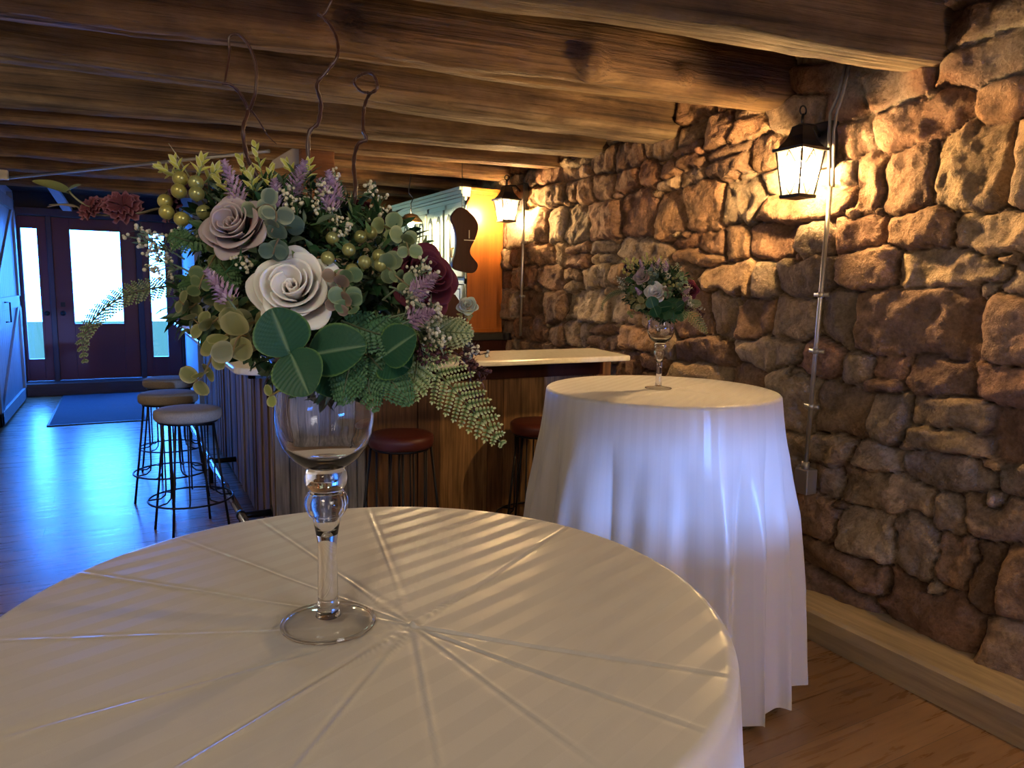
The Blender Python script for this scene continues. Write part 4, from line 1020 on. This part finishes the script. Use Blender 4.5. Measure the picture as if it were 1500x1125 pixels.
# --- curly willow
for pts, r0, nm in (([(392, 300, .02), (378, 262, .02), (362, 228, .01), (356, 190, .0), (363, 162, .01), (352, 138, .0), (338, 124, -.01), (326, 123, -.01)], .0026, 'forked curly willow branch at the left'),
                (([(455, 300, .03), (453, 260, .03), (452, 198, .03), (466, 180, .03), (470, 150, .02), (464, 124, .0), (478, 105, .0), (494, 82, .0), (493, 55, .01), (480, 32, .02), (466, 20, .02), (474, 22, .02), (486, 0, .02)]), .0024, 'tallest curly willow branch'),
                (([(517, 305, .0), (521, 275, .0), (518, 240, .01), (524, 212, .0), (537, 204, .0), (532, 190, .0), (533, 160, .01), (540, 140, .0), (553, 128, -.01), (545, 108, .0), (528, 110, .01), (519, 120, .01), (530, 134, .0), (550, 134, -.01), (551, 118, -.01)]), .0022, 'curly willow branch ending in a loop')):
    mb = MB(); pth = smooth_path([P(*p) for p in pts], 7); n = len(pth)
    mb.tube(pth, [r0*(1-.55*i/n)*(1+.18*math.sin(i*1.7)) for i in range(n)], 8)
    for i in range(6, n-3, 9): mb.ball(pth[i], .0016, nu=7, nv=5)
    ob = mb.build('willow_branch', M['twig'], fa); ob['label'] = nm
    if pts[0][0] == 392:
        mb = MB(); pth = smooth_path([P(*p) for p in ((366, 160, .01), (374, 135, .0), (375, 98, .0), (366, 70, .0), (352, 52, .0), (336, 54, .0), (336, 80, .0), (329, 122, -.01))], 7); n = len(pth); mb.tube(pth, [.0018*(1-.4*i/n) for i in range(n)], 7)
        for i in (8, 14, 22, 30, 40): mb.ball(pth[i], .0017, nu=7, nv=5)
        pth = smooth_path([P(*p) for p in ((364, 156, .01), (378, 175, .02), (392, 198, .03), (405, 211, .03))], 5); mb.tube(pth, [.0010*(1-.6*i/len(pth)) for i in range(len(pth))], 6); sub(mb, 'willow_fork', M['twig'], ob)
mb = MB(); mb.tube([P(262, 232, .0), P(247, 210, .0)], [.0007, .0002], 5, (.35, .35, .25)); mb.tube([P(300, 300, .0), P(262, 232, .0)], [.0010, .0007], 5, (.2, .2, .12)); mb.build('grass_blade', M['foliage'], fa)
# --- ferns
fern(fa, [P(300, 405, -.02), P(250, 418, -.04), P(190, 430, -.05), P(150, 455, -.05), P(122, 492, -.05), P(124, 530, -.05)], .011, (.06, .10, .045), (.24, .27, .12), 'drooping fern frond at the far left', 24, dens=5, wid=.75)
fern(fa, [P(560, 470, -.05), P(610, 520, -.07), P(655, 560, -.075), P(700, 610, -.07), P(736, 650, -.06)], .027, (.07, .14, .035), (.46, .50, .24), 'long variegated fern frond drooping at the right', 17, dens=9, wid=.8)
fern(fa, [P(590, 470, -.07), P(610, 520, -.08), P(606, 560, -.085), P(590, 590, -.085)], .020, (.09, .17, .05), (.36, .42, .20), None, 12, dens=8)
fern(fa, [P(620, 470, -.05), P(650, 485, -.05), P(690, 488, -.05)], .018, (.13, .20, .08), (.45, .46, .25), None, 10, dens=7)
fern(fa, [P(560, 520, -.07), P(540, 560, -.09), P(550, 600, -.09)], .014, (.04, .12, .05), (.06, .15, .06), None, 9, dens=6)
fern(fa, [P(500, 470, -.09), P(560, 490, -.10), P(600, 480, -.10)], .020, (.03, .10, .045), (.05, .14, .06), None, 13, dens=7)
fern(fa, [P(520, 500, -.09), P(510, 545, -.10), P(500, 590, -.10)], .017, (.03, .11, .045), (.05, .14, .055), None, 11, dens=7)
fern(fa, [P(540, 520, -.09), P(575, 560, -.09), P(600, 590, -.09)], .016, (.03, .11, .05), (.06, .15, .06), None, 10, dens=7)
for a_, b_ in (((300, 390), (270, 440)), ((320, 380), (345, 420)), ((300, 360), (250, 345))): fern(fa, [P(*a_, -.05), P((a_[0]+b_[0])/2, (a_[1]+b_[1])/2, -.07), P(*b_, -.07)], .014, (.03, .09, .03), (.07, .15, .05), None, 9, dens=6)
# --- lavender
for b_, t_, dd in (((352, 300), (328, 234), -.03), ((425, 292), (447, 235), -.01), ((485, 308), (468, 262), -.02), ((336, 440), (302, 395), -.09), ((408, 305), (402, 262), -.02), ((605, 430), (640, 402), -.08), ((600, 470), (636, 455), -.08), ((495, 300), (480, 250), .0)):
    lavender(fa, P(*b_, dd-.03), P(*t_, dd-.03))
# --- yellow green sprigs
for b_, t_, dd in (((262, 262), (236, 246), -.05), ((270, 262), (256, 236), -.04), ((290, 262), (296, 236), -.04), ((300, 268), (318, 248), -.03), ((392, 290), (374, 216), -.01), ((380, 290), (352, 234), -.02), ((400, 300), (398, 250), -.03), ((350, 300), (318, 262), -.04), ((372, 300), (368, 256), -.04), ((440, 270), (420, 240), .0), ((445, 275), (452, 242), .0)):
    ygsprig(fa, P(*b_, dd), P(*t_, dd), 9, .014)
# --- eucalyptus
E1 = (.10, .15, .115); E2 = (.17, .19, .07)
for pts, r_, n_, c_, rim in (([(370, 310, -.06), (392, 300, -.09), (405, 315, -.10), (398, 340, -.11)], .0105, 4, E1, (.30, .35, .22)),
        ([(420, 330, -.06), (408, 350, -.10), (400, 372, -.11)], .012, 3, (.06, .115, .095), (.12, .18, .14)),
        ([(360, 440, -.05), (325, 462, -.09), (300, 478, -.09), (278, 462, -.09)], .0105, 5, E2, (.33, .33, .16)),
        ([(380, 470, -.06), (350, 480, -.10), (322, 500, -.10), (300, 545, -.09), (285, 560, -.09)], .013, 6, E2, (.36, .35, .17)),
        ([(390, 500, -.06), (352, 492, -.11), (340, 520, -.11)], .015, 3, (.19, .20, .08), (.34, .33, .16)),
        ([(300, 430, -.05), (280, 450, -.08), (262, 440, -.08)], .009, 4, (.12, .15, .06), (.28, .28, .14)),
        ([(560, 330, -.03), (590, 345, -.07), (600, 375, -.08)], .0105, 5, (.14, .21, .09), (.30, .36, .16)),
        ([(510, 400, -.08), (505, 430, -.11), (520, 460, -.11)], .010, 5, (.09, .16, .08), (.20, .28, .14)),
        ([(490, 400, -.09), (500, 430, -.11), (492, 455, -.11)], .009, 4, (.17, .13, .10), (.3, .22, .17)),
        ([(560, 380, -.05), (575, 400, -.09), (600, 420, -.09)], .010, 4, (.11, .17, .09), (.22, .28, .14)),
        ([(330, 350, -.04), (300, 400, -.08), (290, 430, -.08)], .009, 5, (.08, .13, .05), (.2, .24, .1)),
        ([(430, 560, -.10), (405, 575, -.11), (396, 580, -.11)], .007, 2, (.2, .25, .06), (.4, .4, .2))):
    eucalyptus(fa, [P(*p) for p in pts], r_, n_, c_, rim)
# --- broad leaves
for b_, t_, w_, dd, ln in (((425, 520), (398, 452), .046, -.13, None), ((424, 515), (452, 578), .044, -.13, None), ((452, 520), (536, 505), .048, -.11, None), ((560, 522), (608, 488), .040, -.115, None), ((470, 520), (500, 580), .040, -.09, None), ((560, 520), (600, 540), .040, -.095, None)):
    bigleaf(fa, P(*b_, dd+.012), P(*t_, dd), w_)
# --- white berry sprays
WB = (.60, .57, .42); 
for b_, t_, dd, sp, n_, c_ in (((560, 440), (620, 400), -.08, .020, 16, G_SG), ((560, 470), (630, 455), -.09, .020, 18, G_SG), ((590, 470), (640, 500), -.08, .018, 14, G_SG), ((570, 420), (605, 440), -.095, .018, 14, G_SG),
        ((440, 340), (430, 290), -.05, .018, 18, G_MD), ((470, 340), (478, 285), -.05, .018, 16, G_MD), ((455, 330), (500, 330), -.06, .018, 14, G_MD), ((470, 300), (490, 262), .0, .014, 10, G_SG), ((270, 380), (208, 350), -.05, .020, 16, G_SG), ((280, 400), (225, 380), -.05, .018, 14, G_SG), ((300, 330), (270, 350), -.05, .016, 12, G_SG),
        ((560, 350), (555, 300), -.02, .016, 10, G_MD), ((660, 500), (700, 520), -.05, .012, 9, (.07, .03, .03)), ((330, 400), (350, 385), -.085, .014, 8, G_DK), ((530, 300), (548, 280), .0, .012, 8, G_MD)):
    waxspray(fa, P(*b_, dd), P(*t_, dd), sp, n_, c_, WB)
for b_, t_, dd in (((610, 490), (620, 525), -.08), ((655, 510), (700, 545), -.06), ((690, 540), (690, 590), -.06), ((620, 480), (640, 520), -.07)):
    waxspray(fa, P(*b_, dd), P(*t_, dd), .014, 12, (.05, .015, .02), (.09, .03, .035), 'burgundy_sprig')
# --- dense filler foliage inside the bouquet
def filler(center, rad, n, root):
    mb = MB()
    for i in range(n):
        v = np.array([rg2.gauss(0, 1) for _ in range(3)]); v /= np.linalg.norm(v)
        k = rg2.uniform(.55, 1.0); loc = center+(RIv*v[0]*rad[0]+UPv*v[1]*rad[1]+TOC*v[2]*rad[2])*k
        dd = RIv*v[0]+UPv*v[1]+TOC*v[2]+np.array([rg2.uniform(-.7, .7) for _ in range(3)])
        pick = rg2.random(); base = G_DK if pick < .35 else (G_MD if pick < .75 else (G_SG if pick < .92 else G_LT)); base = mixc(base, (.01, .03, .012), .8*(1-k)+.25)  # inner leaves coloured darker, painting the shade inside the bouquet
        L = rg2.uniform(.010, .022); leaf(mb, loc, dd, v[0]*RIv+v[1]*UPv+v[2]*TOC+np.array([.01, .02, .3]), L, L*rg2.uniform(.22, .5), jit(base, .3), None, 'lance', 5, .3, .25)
    o = mb.build('filler_foliage', M['foliage'], root); o['kind'] = 'stuff'; return o
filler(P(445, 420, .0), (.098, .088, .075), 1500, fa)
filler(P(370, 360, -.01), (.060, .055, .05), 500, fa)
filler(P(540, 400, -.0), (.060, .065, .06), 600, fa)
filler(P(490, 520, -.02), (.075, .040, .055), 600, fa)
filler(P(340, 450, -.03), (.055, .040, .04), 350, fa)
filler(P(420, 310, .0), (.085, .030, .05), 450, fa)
mb = MB(); mb.lathe([(.0005, .285), (.030, .288), (.036, .30), (.034, .325), (.02, .34), (.0005, .345)], 24, (V1[0], V1[1], 1.0735)); o = mb.build('foam_core', M['foliage'], fa); 
o.data.attributes['tint'].data.foreach_set('color', np.tile([.02, .05, .02, 1], len(o.data.vertices)).astype(np.float32))

# --- second bouquet: the same kind, without the twigs
f2 = fa.copy(); COL.objects.link(f2); f2['label'] = 'smaller looking bouquet in the vase on the table by the stone wall'
k2 = 1.0
f2.location = (V2[0], V2[1], 1.352); f2.rotation_euler = (0, 0, math.radians(50.3-76.4)); f2.scale = (k2, k2, k2)
for ch in list(fa.children):
    nm = ch.name.split('.')[0]
    if nm in ('dried_twig', 'dusty_leaf', 'willow_branch', 'grass_blade'): continue
    if nm == 'ruffled_bloom' and 'dried' in ch.get('label', ''): continue
    if nm == 'rose' and 'half hidden' in ch.get('label', ''): continue
    c = ch.copy(); COL.objects.link(c); c.parent = f2
# --- bud vase with a pale rose on the bar
bv = ony(686, 500, 3.30); bx, by = float(bv[0]), 3.30; 
bt = thing('bud_vase', 'dark slender bud vase on the bar top before the wooden case', 'vase', (bx, by, 1.0725))
mb = MB(); mb.lathe([(.0005, 0), (.024, 0), (.027, .01), (.026, .06), (.018, .10), (.010, .13), (.0105, .16), (.014, .168), (.0125, .168), (.009, .158), (.009, .13), (.0005, .12)], 28, (bx, by, 1.0725)); mb.build('body', mat('blue_black_glass', (.01, .02, .035), .08), bt)
fl = thing('single_rose', 'pale cream and blue rose with small sprigs standing in the dark bud vase', 'flower', (bx, by, 1.22))
q = ony(685, 448, by-.03); rose(fl, 'bloom', q, W(.1, .4, .9), .052, (.42, .55, .58), (.62, .52, .30), 'pale bloom', .8)
mb = MB(); stemtube(mb, smooth_path([np.array([bx, by, 1.21]), np.array([bx, by, 1.28]), q-TOC*.01]), .002, .0015, G_MD)
for k in range(14): leaf(mb, q-TOC*.012+UPv*rg2.uniform(-.05, -.01)+RIv*rg2.uniform(-.035, .035), W(rg2.uniform(-1, 1), rg2.uniform(-1, .2), .3), TOC, .03, .012, jit(G_MD, .3), jit((.35, .3, .12)), 'oval', 5)
mb.build('stem_leaves', M['foliage'], fl)
# ================================================================== LIGHT
wd = bpy.data.worlds.new('world'); scene.world = wd; wd.use_nodes = True
bg = wd.node_tree.nodes['Background']; bg.inputs[0].default_value = (.038, .225, 1.0, 1); bg.inputs[1].default_value = 62
def area(name, loc, target, size, power, color, sy=None, spread=None, portal=False):
    l = bpy.data.lights.new(name, 'AREA'); l.shape = 'RECTANGLE'; l.size = size; l.size_y = sy or size; l.energy = power; l.color = color
    if spread: l.spread = spread
    if portal: l.cycles.is_portal = True
    o = bpy.data.objects.new(name, l); COL.objects.link(o); o.location = loc
    o.rotation_euler = (Vector(target)-Vector(loc)).to_track_quat('-Z', 'Y').to_euler(); return o
area('entrance_portal', (-.2, 11.1, 1.2), (-.2, 0, 1.2), 1.9, 1, (1, 1, 1), 2.0, portal=True)
# blue daylight from behind the viewer, right; beam shaped by the added slot
area('slot_daylight', (2.35, -6.2, .92), (1.5, 2.0, .84), .35, 800, (.14, .34, 1.0), .12)
# added fill lights without fixtures: behind the viewer, at left, over the bar
area('room_fill', (-.9, -.9, 2.35), (.0, .9, .6), .4, 12, (1, .82, .58))
area('rear_fill', (.9, -2.0, 2.0), (.2, .8, 1.3), .8, 15, (1.0, .94, .93))
area('left_fill', (-1.0, 3.4, 2.2), (1.2, 4.6, .5), .35, 10, (1, .86, .66))
area('bar_fill', (1.3, 7.2, 2.1), (2.3, 5.9, 1.7), .25, 5, (.5, 1.0, .88))
vs = scene.view_settings; vs.view_transform = 'Standard'; vs.look = 'None'; vs.gamma = 1; vs.exposure = 0.0; vs.use_curve_mapping = False
scene.cycles.use_denoising = True
scene.cycles.max_bounces = 12; scene.cycles.transmission_bounces = 10; scene.cycles.transparent_max_bounces = 12; scene.cycles.sample_clamp_indirect = 6
scene.cycles.caustics_refractive = False; scene.cycles.caustics_reflective = False; scene.cycles.blur_glossy = .5
